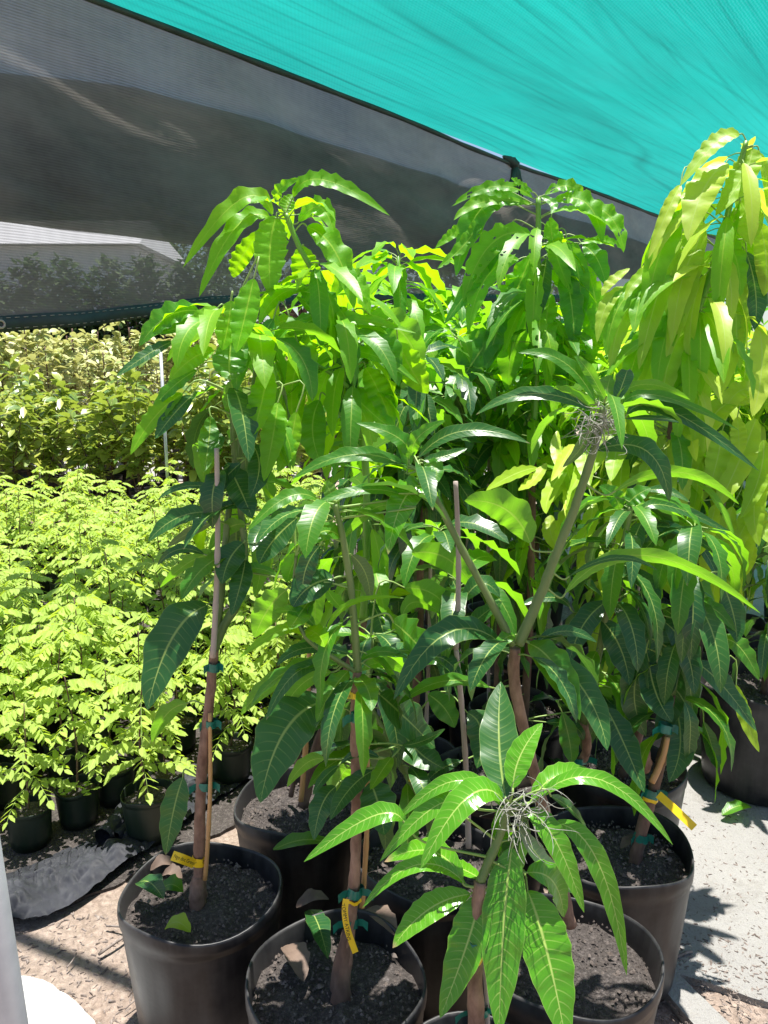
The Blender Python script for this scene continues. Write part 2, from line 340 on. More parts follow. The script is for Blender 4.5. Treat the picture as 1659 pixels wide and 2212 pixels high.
def netmat(name, c, alpha, trans, weave=260, streak=(1, 1, 1), rough=.8, tcol=None, sv=0.25, bs=.3, lines=False):
    m, t, b = newmat(name)
    uv = t.nodes.new('ShaderNodeUVMap'); uv.uv_map = 'UVMap'
    mp = nd(t, 'ShaderNodeMapping'); mp.inputs['Scale'].default_value = streak; t.links.new(uv.outputs[0], mp.inputs[0])
    n1 = noise(t, 1.0, 6, .65, mp.outputs[0], .3); n2 = noise(t, .9, 4, .6, uv.outputs[0])
    sp = t.nodes.new('ShaderNodeSeparateXYZ'); t.links.new(uv.outputs[0], sp.inputs[0])
    wy = math_(t, 'SINE', math_(t, 'MULTIPLY', sp.outputs[1], weave * 2 * math.pi)); wx = math_(t, 'SINE', math_(t, 'MULTIPLY', sp.outputs[0], weave * .35 * math.pi))
    wvv = math_(t, 'MULTIPLY', math_(t, 'ADD', wy, math_(t, 'MULTIPLY', wx, .12)), .5)
    f = math_(t, 'ADD', math_(t, 'MULTIPLY', math_(t, 'SUBTRACT', n1, .5), 2), math_(t, 'MULTIPLY', wvv, .25))
    base = mix(t, math_(t, 'ADD', .5, math_(t, 'MULTIPLY', f, .9), clamp=True), tuple(x * (1 - sv) for x in c), tuple(min(1, x * (1 + sv)) for x in c))
    tt = tcol or c
    tbase = mix(t, math_(t, 'ADD', .5, f, clamp=True), tuple(x * (1 - sv) for x in tt), tuple(min(1, x * (1 + sv)) for x in tt))
    if lines:     # crease lines: wrinkle shading and doubled-over cloth painted as darker colour
        for fq, sl_, wb, th, am, msc in ((1.3, .10, 2.0, 9, .45, .9), (3.1, -.06, 2.6, 7, .42, 1.6), (7.0, .22, 4.0, 5, .36, 3.0), (15.0, .5, 6.0, 3.5, .26, 5.0)):
            mp2 = nd(t, 'ShaderNodeMapping'); mp2.inputs['Scale'].default_value = (.16, .8, 1); mp2.inputs['Location'].default_value = (fq * 3, fq, 0); t.links.new(uv.outputs[0], mp2.inputs[0])
            lo = noise(t, 1.0, 2, .5, mp2.outputs[0]); mk = noise(t, msc * 1.6, 2, .5, mp2.outputs[0])
            ph_ = math_(t, 'FRACT', math_(t, 'ADD', math_(t, 'ADD', math_(t, 'MULTIPLY', sp.outputs[1], fq), math_(t, 'MULTIPLY', sp.outputs[0], sl_)), math_(t, 'MULTIPLY', lo, wb)))
            ln = math_(t, 'SUBTRACT', 1, math_(t, 'MULTIPLY', math_(t, 'ABSOLUTE', math_(t, 'SUBTRACT', ph_, .5)), th * 1.6), clamp=True)
            ln = math_(t, 'MULTIPLY', math_(t, 'MULTIPLY', ln, math_(t, 'MULTIPLY', math_(t, 'SUBTRACT', mk, .40, clamp=True), 4, clamp=True)), am)
            base = mix(t, ln, base, tuple(x * .35 for x in c)); tbase = mix(t, ln, tbase, tuple(x * .3 for x in tt))
        dg = math_(t, 'SINE', math_(t, 'MULTIPLY', math_(t, 'ADD', sp.outputs[0], sp.outputs[1]), 240)); dgm = math_(t, 'MULTIPLY', math_(t, 'ADD', dg, 1), .07)
        tbase = mix(t, dgm, tbase, tuple(x * .3 for x in tt))
    t.links.new(base, b.inputs['Base Color']); b.inputs['Roughness'].default_value = rough; b.inputs['Specular IOR Level'].default_value = .25
    nb = bump(t, math_(t, 'ADD', n1, math_(t, 'MULTIPLY', wvv, .02)), bs, .03, b)
    tr = t.nodes.new('ShaderNodeBsdfTranslucent')
    t.links.new(tbase, tr.inputs[0]); t.links.new(nb, tr.inputs['Normal'])
    mx = t.nodes.new('ShaderNodeMixShader'); mx.inputs[0].default_value = trans
    t.links.new(b.outputs[0], mx.inputs[1]); t.links.new(tr.outputs[0], mx.inputs[2])
    tp = t.nodes.new('ShaderNodeBsdfTransparent'); m2 = t.nodes.new('ShaderNodeMixShader')
    al = math_(t, 'ADD', alpha, math_(t, 'ADD', math_(t, 'MULTIPLY', wvv, .10), math_(t, 'MULTIPLY', math_(t, 'SUBTRACT', n2, .5), .12)), clamp=True)
    t.links.new(al, m2.inputs[0])
    t.links.new(mx.outputs[0], m2.inputs[1]); t.links.new(tp.outputs[0], m2.inputs[2])
    t.links.new(m2.outputs[0], t.nodes['Material Output'].inputs[0]); return m
M['net'] = netmat('black_shade_mesh', (.13, .125, .118), .09, .40, weave=78, streak=(.9, 2.2, 1), tcol=(.26, .24, .215), sv=.5, bs=.6)
M['netopen'] = netmat('black_shade_mesh_stretched_open', (.13, .125, .118), .22, .40, weave=78, streak=(.9, 2.2, 1), tcol=(.26, .24, .215), sv=.5, bs=.6)
M['net2'] = netmat('black_shade_mesh_inner', (.15, .145, .14), .11, .42, weave=78, streak=(1.2, 2.0, 1), tcol=(.26, .25, .24), sv=.3, bs=.5)
M['hem'] = plain('net_hem_tape', (.020, .028, .026), .6, (.045, .055, .05), 8, .3, .004)
M['teal'] = netmat('teal_shade_cloth', (.006, .28, .25), .03, .62, weave=60, streak=(.30, 1.6, 1), tcol=(.008, .255, .225), sv=.26, bs=.6, lines=True)
# ------------------------------------------------------------------ wall of black net and teal roof
H = 3.4
TH = math.atan((2239 - CX) / (FPX * math.cos(PITCH) + (CY - 779.4) * math.sin(PITCH)))
WA = G(200, 0, H); WD = Vector((math.sin(TH), math.cos(TH), 0)); WN = Vector((math.cos(TH), -math.sin(TH), 0))
def wall_hit(u, v):
    d = ray(u, v); k = (WA - CAM).dot(WN) / d.dot(WN); return CAM + d * k
def sz(u, v):
    p = wall_hit(u, v); return (p - WA).dot(WD), p.z
hemp = sorted([sz(*q) for q in ((-260, 748), (-60, 722), (0, 717), (160, 706), (300, 690), (450, 668), (612, 664), (800, 655), (1100, 655), (1400, 650), (1560, 640))])
seamp = sorted([sz(*q) for q in ((-260, 90), (0, 147), (150, 163), (300, 186), (500, 240), (700, 300), (900, 362), (1100, 425), (1300, 490), (1500, 560))])
S0, S1 = -1.5, 14.0
def interp(tab, s): return float(np.interp(s, [a for a, b in tab], [b for a, b in tab]))
def fold(s, z):
    v = Vector((s * .55, z * 1.2, 0))
    a = mnoise.noise(v * 1.3) * .07 + .035 * mnoise.noise(Vector((s * 1.6 - z * .5, z * 2.6 + s * .9, 12))) + mnoise.noise(Vector((s * 2.2 + z * 1.7, z * 1.1 - s * .8, 3))) * .035
    a += .018 * mnoise.noise(Vector((s * .8, z * 9 + s * 2.4, 7)))
    # creases that run out from the tied corner
    ks, kz = sz(1112, 352); dx, dz = s - ks, z - kz
    rr = math.hypot(dx, dz) + .05; an = math.atan2(dz, dx)
    a += .035 * math.sin(an * 26) * math.exp(-rr / 1.0) * min(1, rr * 4)
    return a * min(1, (H - z) * 2.2 + .1)
TOPSAG = lambda s: -.004 - .035 * math.exp(-((s - 3.9) / 1.0) ** 2)
def net_sheet(ztop, zbot, off, ns=150, nz=70, s0=S0, s1=S1):
    mb = MB(); vs = []; uv = []
    for i in range(ns + 1):
        s = lerp(s0, s1, (i / ns) ** 1.35)
        a, b = zbot(s), ztop(s)
        for j in range(nz + 1):
            z = lerp(a, b, j / nz)
            vs.append(WA + WD * s + WN * (off + fold(s, z)) + Vector((0, 0, z - WA.z))); uv.append((s, z))
    fs = [(i * (nz + 1) + j, (i + 1) * (nz + 1) + j, (i + 1) * (nz + 1) + j + 1, i * (nz + 1) + j + 1) for i in range(ns) for j in range(nz)]
    mb.add(vs, fs, uv); return mb
net = empty('shade_net_wall', WA + WD * 3 - Vector((0, 0, H - 1.8)))
tag(net, 'black see-through shade net hung as a wall behind the mango plants, hemmed along its lower edge', 'shade net')

linep = sorted([sz(*q) for q in ((-260, 445), (0, 479), (315, 517), (575, 552), (1000, 590), (1300, 600), (1500, 610))])
foot = lambda s: max(interp(linep, s), interp(hemp, s) + .12)
net_sheet(lambda s: H + TOPSAG(s), foot, 0).build('net_sheet', M['net'], net)
net_sheet(foot, lambda s: interp(hemp, s) + .03, 0, 150, 24).build('net_foot', M['netopen'], net)
net_sheet(lambda s: interp(seamp, s), lambda s: foot(s) + .01, -.045, 120, 30).build('net_lining', M['net2'], net)
# hem: a doubled band with stitching and grommets
mb = MB(); vs = []; uv = []; ns = 130
for i in range(ns + 1):
    s = lerp(S0, S1, (i / ns) ** 1.35); zh = interp(hemp, s) + .006 * mnoise.noise(Vector((s * 4, 0, 0)))
    for k, (o, dz) in enumerate(((.012, .0), (.016, .035), (.012, .075), (-.01, .075), (-.014, .035), (-.01, 0))):
        z = zh + dz; vs.append(WA + WD * s + WN * (o + fold(s, z)) + Vector((0, 0, z - H))); uv.append((s, k / 6))
fs = [(i * 6 + k, (i + 1) * 6 + k, (i + 1) * 6 + (k + 1) % 6, i * 6 + (k + 1) % 6) for i in range(ns) for k in range(6)]
mb.add(vs, fs, uv); hem = mb.build('hem', M['hem'], net)
mb = MB()
for dz in (.014, .064):
    s = S0
    while s < 6:
        q = []
        for k in range(3):
            ss = s + k * .011; z = interp(hemp, ss) + dz; q.append(WA + WD * ss + WN * (.0165 + fold(ss, z)) + Vector((0, 0, z - H)))
        tube(mb, q, .0014, 4); s += .042
mb.build('stitching', M['bamboogrey'], net)
for (u, v) in ((2, 711), (612, 663)):
    s, z = sz(u, v); z = interp(hemp, s) + .036; c = WA + WD * s + WN * (.019 + fold(s, z)) + Vector((0, 0, z - H)); mb = MB()
    pts = [c + (WD * math.cos(a) + ZUP * math.sin(a)) * .017 for a in [i * 2 * math.pi / 20 for i in range(21)]]
    tube(mb, pts, .0055, 6); mb.build('grommet', M['bamboogrey'], net)
# rolled top edge and the tied corner
mb = MB(); pts = []; rr = []
for i in range(120):
    s = lerp(S0, S1, (i / 119) ** 1.3); z = H + TOPSAG(s)
    pts.append(WA + WD * s + WN * (.012 + fold(s, z)) + Vector((0, 0, z - H))); rr.append(.018 + .007 * mnoise.noise(Vector((s * 3, 1, 1))))
tube(mb, pts, rr, 8); mb.build('rolled_edge', M['hem'], net)
ks, kz = sz(1108, 352); kc = WA + WD * ks + WN * .02 + Vector((0, 0, -.05)); mb = MB()
for k in range(7):
    a = -.75 + k * .25; p1 = kc + WD * (math.sin(a) * .24) + Vector((0, 0, -.24 - .04 * math.cos(a)))
    tube(mb, spline([kc, kc.lerp(p1, .45) + WN * .02, p1], 4), [.030, .030, .028, .024, .02, .015, .010, .006, .003], 7, wob=.3)
tube(mb, spline([kc - WD * .20 + ZUP * .045, kc - WD * .08 + ZUP * .03, kc + WD * .04 + ZUP * .01], 5), [.012, .018, .024, .03, .036, .040, .044, .046, .044, .036, .02], 9, wob=.4)
mb.build('tied_bunch', M['hem'], net)

def roof_sheet(fn, ni, nj, name, label, group=None):
    mb = MB(); vs = []; uv = []
    for i in range(ni + 1):
        for j in range(nj + 1):
            s, r = fn(i / ni, j / nj)
            p = WA + WD * s + WN * r
            z = .012 + .012 * math.exp(-((s - 3.9) / 1.2) ** 2 - r) - .03 * (1 - math.exp(-r)) + .10 * mnoise.noise(Vector((s * .25, r * .6, 2))) * max(0, min(1, r))
            z += .020 * mnoise.noise(Vector((s * .45 - r * .35, r * 3.4 + s * .35, 5))) * max(0, min(1, r * 2 + .1))
            z += .012 * mnoise.noise(Vector((s * .8 - r * .5, r * 8.0 + s * .8, 9))) * max(0, min(1, r * 2 + .1))
            vs.append(p + Vector((0, 0, z))); uv.append((s, r))
    fs = [(i * (nj + 1) + j, (i + 1) * (nj + 1) + j, (i + 1) * (nj + 1) + j + 1, i * (nj + 1) + j + 1) for i in range(ni) for j in range(nj)]
    mb.add(vs, fs, uv); o = mb.build(name, M['teal'], None, origin=WA + WD * 4 + WN * 3)
    tag(o, label, 'shade cloth', group); return o
def f_main(a, b):
    s = lerp(-1.5, 16, a ** 1.3); ywall = WA.y + WD.y * s; rmax = max(.35, (ywall - 4.02) / math.sin(TH)); return s, -.03 + (rmax + .03) * b ** 1.15
roof_sheet(f_main, 200, 130, 'shade_cloth_roof', 'teal green shade cloth stretched overhead as a roof with long wrinkles')

# ------------------------------------------------------------------ ground
def ground_patch(name, poly, z, mat, res=.035, amp=.006, rag=.02, label=None, cat=None, kind='structure'):
    """a sheet that fills a world polygon, with a ragged edge"""
    n = len(poly); out = []
    for i in range(n):
        a, b = poly[i], poly[(i + 1) % n]; L = math.hypot(b[0] - a[0], b[1] - a[1]); m = max(1, min(160, int(L / (res * .5))))
        for k in range(m):
            t = k / m; x, y = lerp(a[0], b[0], t), lerp(a[1], b[1], t)
            r1_ = rag * (mnoise.noise(Vector((x * 7, y * 7, 1))) + .5 * mnoise.noise(Vector((x * 30, y * 30, 1)))); r2_ = rag * (mnoise.noise(Vector((x * 7, y * 7, 8))) + .5 * mnoise.noise(Vector((x * 30, y * 30, 8))))
            out.append((x + r1_, y + r2_, z))
    m = len(out); low = [(x, y, z - .03) for x, y, _ in out]
    mb = MB(); mb.add(out + low, [tuple(range(m))] + [(i, i + m, (i + 1) % m + m, (i + 1) % m) for i in range(m)])
    o = mb.build(name, mat, smooth=False); tag(o, label, cat, kind=kind); return o
mb = MB()
def gz(x, y): return -.012 + .012 * mnoise.noise(Vector((x * 2.2, y * 2.2, 0))) + .004 * mnoise.noise(Vector((x * 9, y * 9, 3)))
n = 140; vs = []
for i in range(n + 1):
    for j in range(n + 1):
        x = -3 + 6 * i / n; y = -.5 + 6 * j / n
        vs.append((x, y, gz(x, y)))
fs = [(i * (n + 1) + j, (i + 1) * (n + 1) + j, (i + 1) * (n + 1) + j + 1, i * (n + 1) + j + 1) for i in range(n) for j in range(n)]
mb.add(vs, fs)
B = 900; c = [(-3, -.5), (3, -.5), (3, 5.5), (-3, 5.5)]; o_ = [(-B, -B), (B, -B), (B, B), (-B, B)]
mb.add([(x, y, -.012) for x, y in c] + [(x, y, -.012) for x, y in o_], [(k, 4 + k, 4 + (k + 1) % 4, (k + 1) % 4) for k in range(4)])
tag(mb.build('ground', M['dirt']), kind='structure')
ge = lambda u, v: (lambda p: (p.x, p.y))(G(u, v))
tag(ground_patch('concrete_path', [ge(1370, 2105), ge(1480, 2110), ge(1570, 2135), ge(1720, 2190), (5, .9), (7, 6.5), (1.7, 6.5), (1.25, 3.2), (1.0, 2.5), (.60, 2.0)], .006, M['conc'], .04, .004, .012), kind='structure')
tag(ground_patch('concrete_slab', [ge(-400, 2085), ge(40, 2112), ge(95, 2122), ge(165, 2168), ge(205, 2212), ge(230, 2500), ge(-400, 2500)], .010, M['slab'], .02, .001, .006), kind='structure')
tag(ground_patch('concrete_kerb', [ge(1405, 2118), ge(1460, 2112), ge(1640, 2290), ge(1550, 2290)], .018, M['conc'], .02, .002, .004), kind='structure')

def chips(name, region, n, mat, smin, smax, zf, label=None):
    mb = MB()
    for _ in range(n):
        x, y = region()
        L = RN.uniform(smin, smax); wd = L * RN.uniform(.10, .45); h = L * RN.uniform(.05, .18); a = RN.uniform(0, 6.28); ti = RN.uniform(-.3, .3)
        ca, sa = math.cos(a), math.sin(a); z = zf(x, y) + h * .4
        vs = []
        for (px_, py_, pz_) in ((-1, -.6, 0), (1, -1, 0), (.8, 1, 0), (-1, .8, 0), (-.7, -.3, 1), (.8, -.5, 1), (.6, .6, 1), (-.8, .4, 1)):
            X = px_ * L * .5 * RN.uniform(.8, 1.2); Y = py_ * wd * .5; vs.append((x + X * ca - Y * sa, y + X * sa + Y * ca, z + pz_ * h + X * ti))
        mb.add(vs, [(3, 2, 1, 0), (4, 5, 6, 7), (0, 1, 5, 4), (1, 2, 6, 5), (2, 3, 7, 6), (3, 0, 4, 7)], r=RN.random())
    return mb.build(name, mat, smooth=False)
def reg_left():
    p = G(RN.uniform(-60, 300), RN.uniform(1960, 2260)); return p.x, p.y
tag(chips('wood_chips', reg_left, 650, M['chip'], .004, .022, gz), 'brown wood chips and bits scattered over the bare dirt', 'wood chips', kind='stuff')
def reg_right():
    while True:
        p = G(RN.uniform(1400, 1700), RN.uniform(1740, 2260))
        if RN.random() < .35 or (p.x < 1.05 and p.y < 1.95): return p.x, p.y
tag(chips('grit', reg_right, 1100, M['chip'], .003, .016, lambda x, y: .006), 'dark grit and crumbs of soil spilled over the pale concrete', 'grit', kind='stuff')
mb = MB()
for (u0, v0, u1, v1, th) in ((230, 2000, 285, 2014, 2.2), (213, 2062, 275, 2020, 3.2), (145, 2090, 165, 2058, 1.6), (1450, 2075, 1495, 2055, 3.2), (270, 2180, 315, 2140, 1.5), (285, 1985, 320, 1935, 1.8)):
    a, b = G(u0, v0, .008), G(u1, v1, .012); k = pxm(a)
    tube(mb, spline([a, a.lerp(b, .5) + Vector((.006, .004, .004)), b], 4), [th * k, th * k * 1.1] * 4 + [th * k * .6], 6, r=.4)
tag(mb.build('twigs', M['chip']), 'thin dry twigs lying on the dirt and concrete', 'twigs', kind='stuff')

# ------------------------------------------------------------------ weed mat
def cloth_strip(name, top, bot, n, m, label, lift=.05, seed=0, over=.0):
    tp = spline([G(u, v, .02) for u, v in top], 10); bt = spline([G(u, v, .02) for u, v in bot], 10)
    vs = []; uv = []
    for i in range(n + 1):
        a = i / n * (len(tp) - 1); k = min(int(a), len(tp) - 2); A = tp[k].lerp(tp[k + 1], a - k)
        a = i / n * (len(bt) - 1); k = min(int(a), len(bt) - 2); Bp = bt[k].lerp(bt[k + 1], a - k)
        for j in range(m + 1):
            t = j / m; p = A.lerp(Bp, t); x, y = p.x, p.y
            e = .02 * mnoise.noise(Vector((i * .33, seed, 0))) * (1 - t) ** 3
            h = .018 + lift * (max(0, mnoise.noise(Vector((x * 3.4 + seed, y * 3.4, 1))) + .25)) + .045 * abs(mnoise.noise(Vector((x * 9 + y * 7, y * 3 - x * 3, 2 + seed)))) + .030 * abs(mnoise.noise(Vector((x * 17 - y * 6, y * 12, 6 + seed)))) + .016 * abs(mnoise.noise(Vector((x * 34, y * 30 + x * 9, 6 + seed)))) + .008 * mnoise.noise(Vector((x * 22, y * 22, 2)))
            h *= (.35 + .65 * math.sin(math.pi * min(1, max(0, t * .8 + .12))))
            vs.append(Vector((x + e, y + e * 1.5, h))); uv.append((i / n * 4, t))
    fs = [(i * (m + 1) + j, (i + 1) * (m + 1) + j, (i + 1) * (m + 1) + j + 1, i * (m + 1) + j + 1) for i in range(n) for j in range(m)]
    mb = MB(); mb.add(vs, fs, uv); return mb
mt = cloth_strip('weed_mat', [(-90, 1925), (0, 1900), (70, 1868), (150, 1832), (215, 1812), (280, 1768), (350, 1712), (430, 1650), (482, 1580)],
                 [(-90, 2030), (10, 1992), (70, 1990), (140, 1962), (210, 1918), (300, 1850), (400, 1776), (480, 1718), (585, 1650)], 260, 60, '').build('weed_mat', M['mat'], None, origin=G(200, 1850))
mb = cloth_strip('flap', [(468, 1590), (520, 1600), (560, 1625), (600, 1640)], [(470, 1700), (520, 1690), (575, 1670), (605, 1660)], 40, 20, '', .06, 5); o = mb.build('torn_flap', M['mat'], None, origin=G(200, 1850)); o.parent = mt; o.location = (0, 0, 0)
tag(mt, 'crumpled blue-grey weed mat lying in a strip between the small and big pots', 'weed mat')
# a rolled tongue of the same mat
mb = MB(); pth = spline([G(222, 1808, .045), G(262, 1762, .05), G(295, 1715, .07), G(330, 1690, .06)], 6)
for off in (0, 1):
    tube(mb, [p + Vector((off * .035, off * .02, -off * .015)) for p in pth], [(.030 - .010 * off) * (1 + .25 * mnoise.noise(Vector((i * .5, off, 0)))) for i in range(len(pth))], 12, cap=False, wob=.15)
o = mb.build('mat_roll', M['mat'], None, origin=G(260, 1770)); o['label'] = 'curled up fold of the weed mat with an open end'; o.parent = mt; o.matrix_parent_inverse = mt.matrix_world.inverted() if False else o.matrix_parent_inverse
o.location = o.location - mt.location

# ------------------------------------------------------------------ pots
def pot_meshes(R_, Hh, seed, ribs=True, mat='pot', soil=True, ns=56, soilz=.05, fine=True):
    rr = random.Random(seed); ph = rr.uniform(0, 6.28); e = rr.uniform(.01, .03)
    def warp(r, z, a):
        k = 1 + e * math.sin(2 * a + ph) * (z / Hh) ** 2 + .008 * math.sin(5 * a + ph * 2) * (z / Hh) ** 3
        if ribs and .12 * Hh < z < .72 * Hh and r > R_ * .8: k -= .016 * (1 if math.sin(a * 12) > .55 else 0)
        zz = z + (.010 * math.sin(3 * a + ph) * R_ / .2 if z > Hh * .9 else 0)
        return r * k, zz
    B_ = R_ * .84
    mb = MB()
    prof = [(B_ * .3, .004), (B_ * .92, .004), (B_, .02), (lerp(B_, R_, .12), Hh * .13), (lerp(B_, R_, .3), Hh * .3), (lerp(B_, R_, .5), Hh * .5), (lerp(B_, R_, .7), Hh * .7), (lerp(B_, R_, .86), Hh * .86),
            (R_ * .975, Hh * .90), (R_ * 1.0, Hh * .905), (R_ * 1.005, Hh * .955), (R_ * 1.0, Hh * .985), (R_ * .995, Hh), (R_ * .975, Hh * 1.002), (R_ * .965, Hh * .985), (R_ * .95, Hh * .9), (R_ * .92, Hh * .8)]
    lathe(mb, prof, ns, warp=warp)
    mp = MB(); n = 26 if fine else 8; na = 48 if fine else 20; vs = [Vector((0, 0, Hh - soilz + .006))]; sr = R_ * .945
    for i in range(1, n + 1):
        for k in range(na):
            a = 2 * math.pi * k / na; r = sr * i / n
            x, y = r * math.cos(a), r * math.sin(a)
            z = Hh - soilz + .018 * R_ / .2 * mnoise.noise(Vector((x * 14 + seed, y * 14, 0))) + .009 * mnoise.noise(Vector((x * 45, y * 45 + seed, 5))) - .012 * (i / n) ** 4
            k2, _ = warp(r, Hh * .9, a); vs.append((k2 * math.cos(a), k2 * math.sin(a), z))
    fs = [(0, 1 + k, 1 + (k + 1) % na) for k in range(na)] + [(1 + (i - 1) * na + k, 1 + i * na + k, 1 + i * na + (k + 1) % na, 1 + (i - 1) * na + (k + 1) % na) for i in range(1, n) for k in range(na)]
    mp.add(vs, fs)
    mc = MB()
    if fine:
        for _ in range(420):
            a = rr.uniform(0, 6.28); r = sr * math.sqrt(rr.random()) * .97; x, y = r * math.cos(a), r * math.sin(a); L = rr.uniform(.002, .006) * (1.9 if rr.random() < .05 else 1)
            z = Hh - soilz + .004; q = rr.uniform(0, 6.28); ca, sa = math.cos(q), math.sin(q); w_ = L * rr.uniform(.3, .8); h = L * .35
            mc.add([(x + ca * L, y + sa * L, z), (x - sa * w_, y + ca * w_, z + h * .3), (x - ca * L, y - sa * L, z), (x + sa * w_, y - ca * w_, z), (x, y, z + h + .004)], [(0, 1, 4), (1, 2, 4), (2, 3, 4), (3, 0, 4)], r=rr.random())
    return mb, mp, mc
def add_pot(root, R_=.19, Hh=.38, seed=1, fine=True, mat='pot'):
    p, s, c = pot_meshes(R_, Hh, seed, fine=fine)
    o = p.build('pot', M[mat], root, origin=(0, 0, 0)); o.data.validate()
    s.build('soil', M['soil'], root, origin=(0, 0, 0))
    if fine: c.build('wood_chip_mulch', M['chip'], root, origin=(0, 0, 0), smooth=False)['kind'] = 'stuff'
# children built at local origin keep the parent's transform

def stem_part(root, name, pts, r0, r1, mat, n=10, wob=.25, k=7):
    mb = MB(); P = spline(pts, k); m = len(P)
    rr = [lerp(r0, r1, i / (m - 1)) * (1 + .10 * mnoise.noise(Vector((i * .8, r0 * 99, 0)))) for i in range(m)]
    tube(mb, P, rr, n, wob=wob); return mb.build(name, M[mat], root, origin=root.location)
def stake_part(root, a, b, r, mat='bamboo', nodes=5, name='stake'):
    mb = MB(); P = []; rr = []; m = nodes * 7; a, b = Vector(a), Vector(b)
    for i in range(m + 1):
        t = i / m; bend = math.sin(t * math.pi) * .006
        P.append(a.lerp(b, t) + Vector((bend, 0, 0))); q = (i % 7)
        rr.append(r * (1.16 if q == 0 and i not in (0, m) else 1.0) * lerp(1, .8, t))
    tube(mb, P, rr, 9); return mb.build(name, M[mat], root, origin=root.location)
def tie_part(root, c, axis, r, h=.014, flag=True, mat='tape', name='tie'):
    mb = MB(); c = Vector(c); ax = Vector(axis).normalized()
    tube(mb, [c - ax * h * .5, c - ax * h * .1, c + ax * h * .5], [r, r * 1.05, r], 12, cap=False, wob=.4)
    if flag:
        for sg in (-1, 1):
            d = Vector((sg, -.35, .1 * sg)).normalized(); p0 = c + d * r * .7; L = r * RN.uniform(.9, 1.9)
            v1 = [p0 + ax * h * .4, p0 - ax * h * .4, p0 + d * L * .6 - ax * h * .5 + Vector((0, .003, 0)), p0 + d * L * .6 + ax * h * .45, p0 + d * L + Vector((0, -.004, -h * .7)), p0 + d * L * 1.05 + Vector((0, -.002, h * .25))]
            mb.add(v1, [(0, 1, 2, 3), (3, 2, 4, 5)])
    return mb.build(name, M[mat], root, origin=root.location)
def text_part(parent, s, size, mtx, mat='ink'):
    cu = bpy.data.curves.new('lettering', 'FONT'); cu.body = s; cu.size = size; cu.align_x = 'CENTER'; cu.align_y = 'CENTER'; cu.extrude = 0.0001
    o = bpy.data.objects.new('lettering_curve', cu); COL.objects.link(o)
    dg = bpy.context.evaluated_depsgraph_get(); me = bpy.data.meshes.new_from_object(o.evaluated_get(dg))
    bpy.data.objects.remove(o); me.transform(mtx); me.name = 'lettering'
    me.materials.clear(); me.materials.append(M[mat]); q = bpy.data.objects.new('lettering', me); COL.objects.link(q); q.parent = parent; return q
from mathutils import Matrix
def frame_at(o, x, y):
    z = x.cross(y).normalized(); y = z.cross(x).normalized(); m = Matrix((x.normalized(), y, z)).transposed().to_4x4(); m.translation = o; return m
def ribbon_tag(root, pts, wd, N, s=None, size=.01, flip=False, name='tag'):
    P = spline(pts, 5); vs = []; loc = root.location
    Nn = Vector(N)
    for i, p in enumerate(P):
        T = (P[min(i + 1, len(P) - 1)] - P[max(i - 1, 0)]).normalized(); S = T.cross(Nn).normalized()
        vs += [p + S * wd * .5, p - S * wd * .5]
    mb = MB(); mb.add(vs, [(2 * i, 2 * i + 1, 2 * i + 3, 2 * i + 2) for i in range(len(P) - 1)])
    o = mb.build(name, M['yellow'], root, origin=loc)
    if s:
        mid = P[len(P) // 2] if not flip else P[len(P) // 2]
        X = (P[-1] - P[0]).normalized(); X = -X if flip else X
        Z = Nn.normalized(); Z = (Z - X * Z.dot(X)).normalized(); Y = Z.cross(X)
        text_part(o, s, size, frame_at(mid - loc + Z * .006, X, Y))
    return o

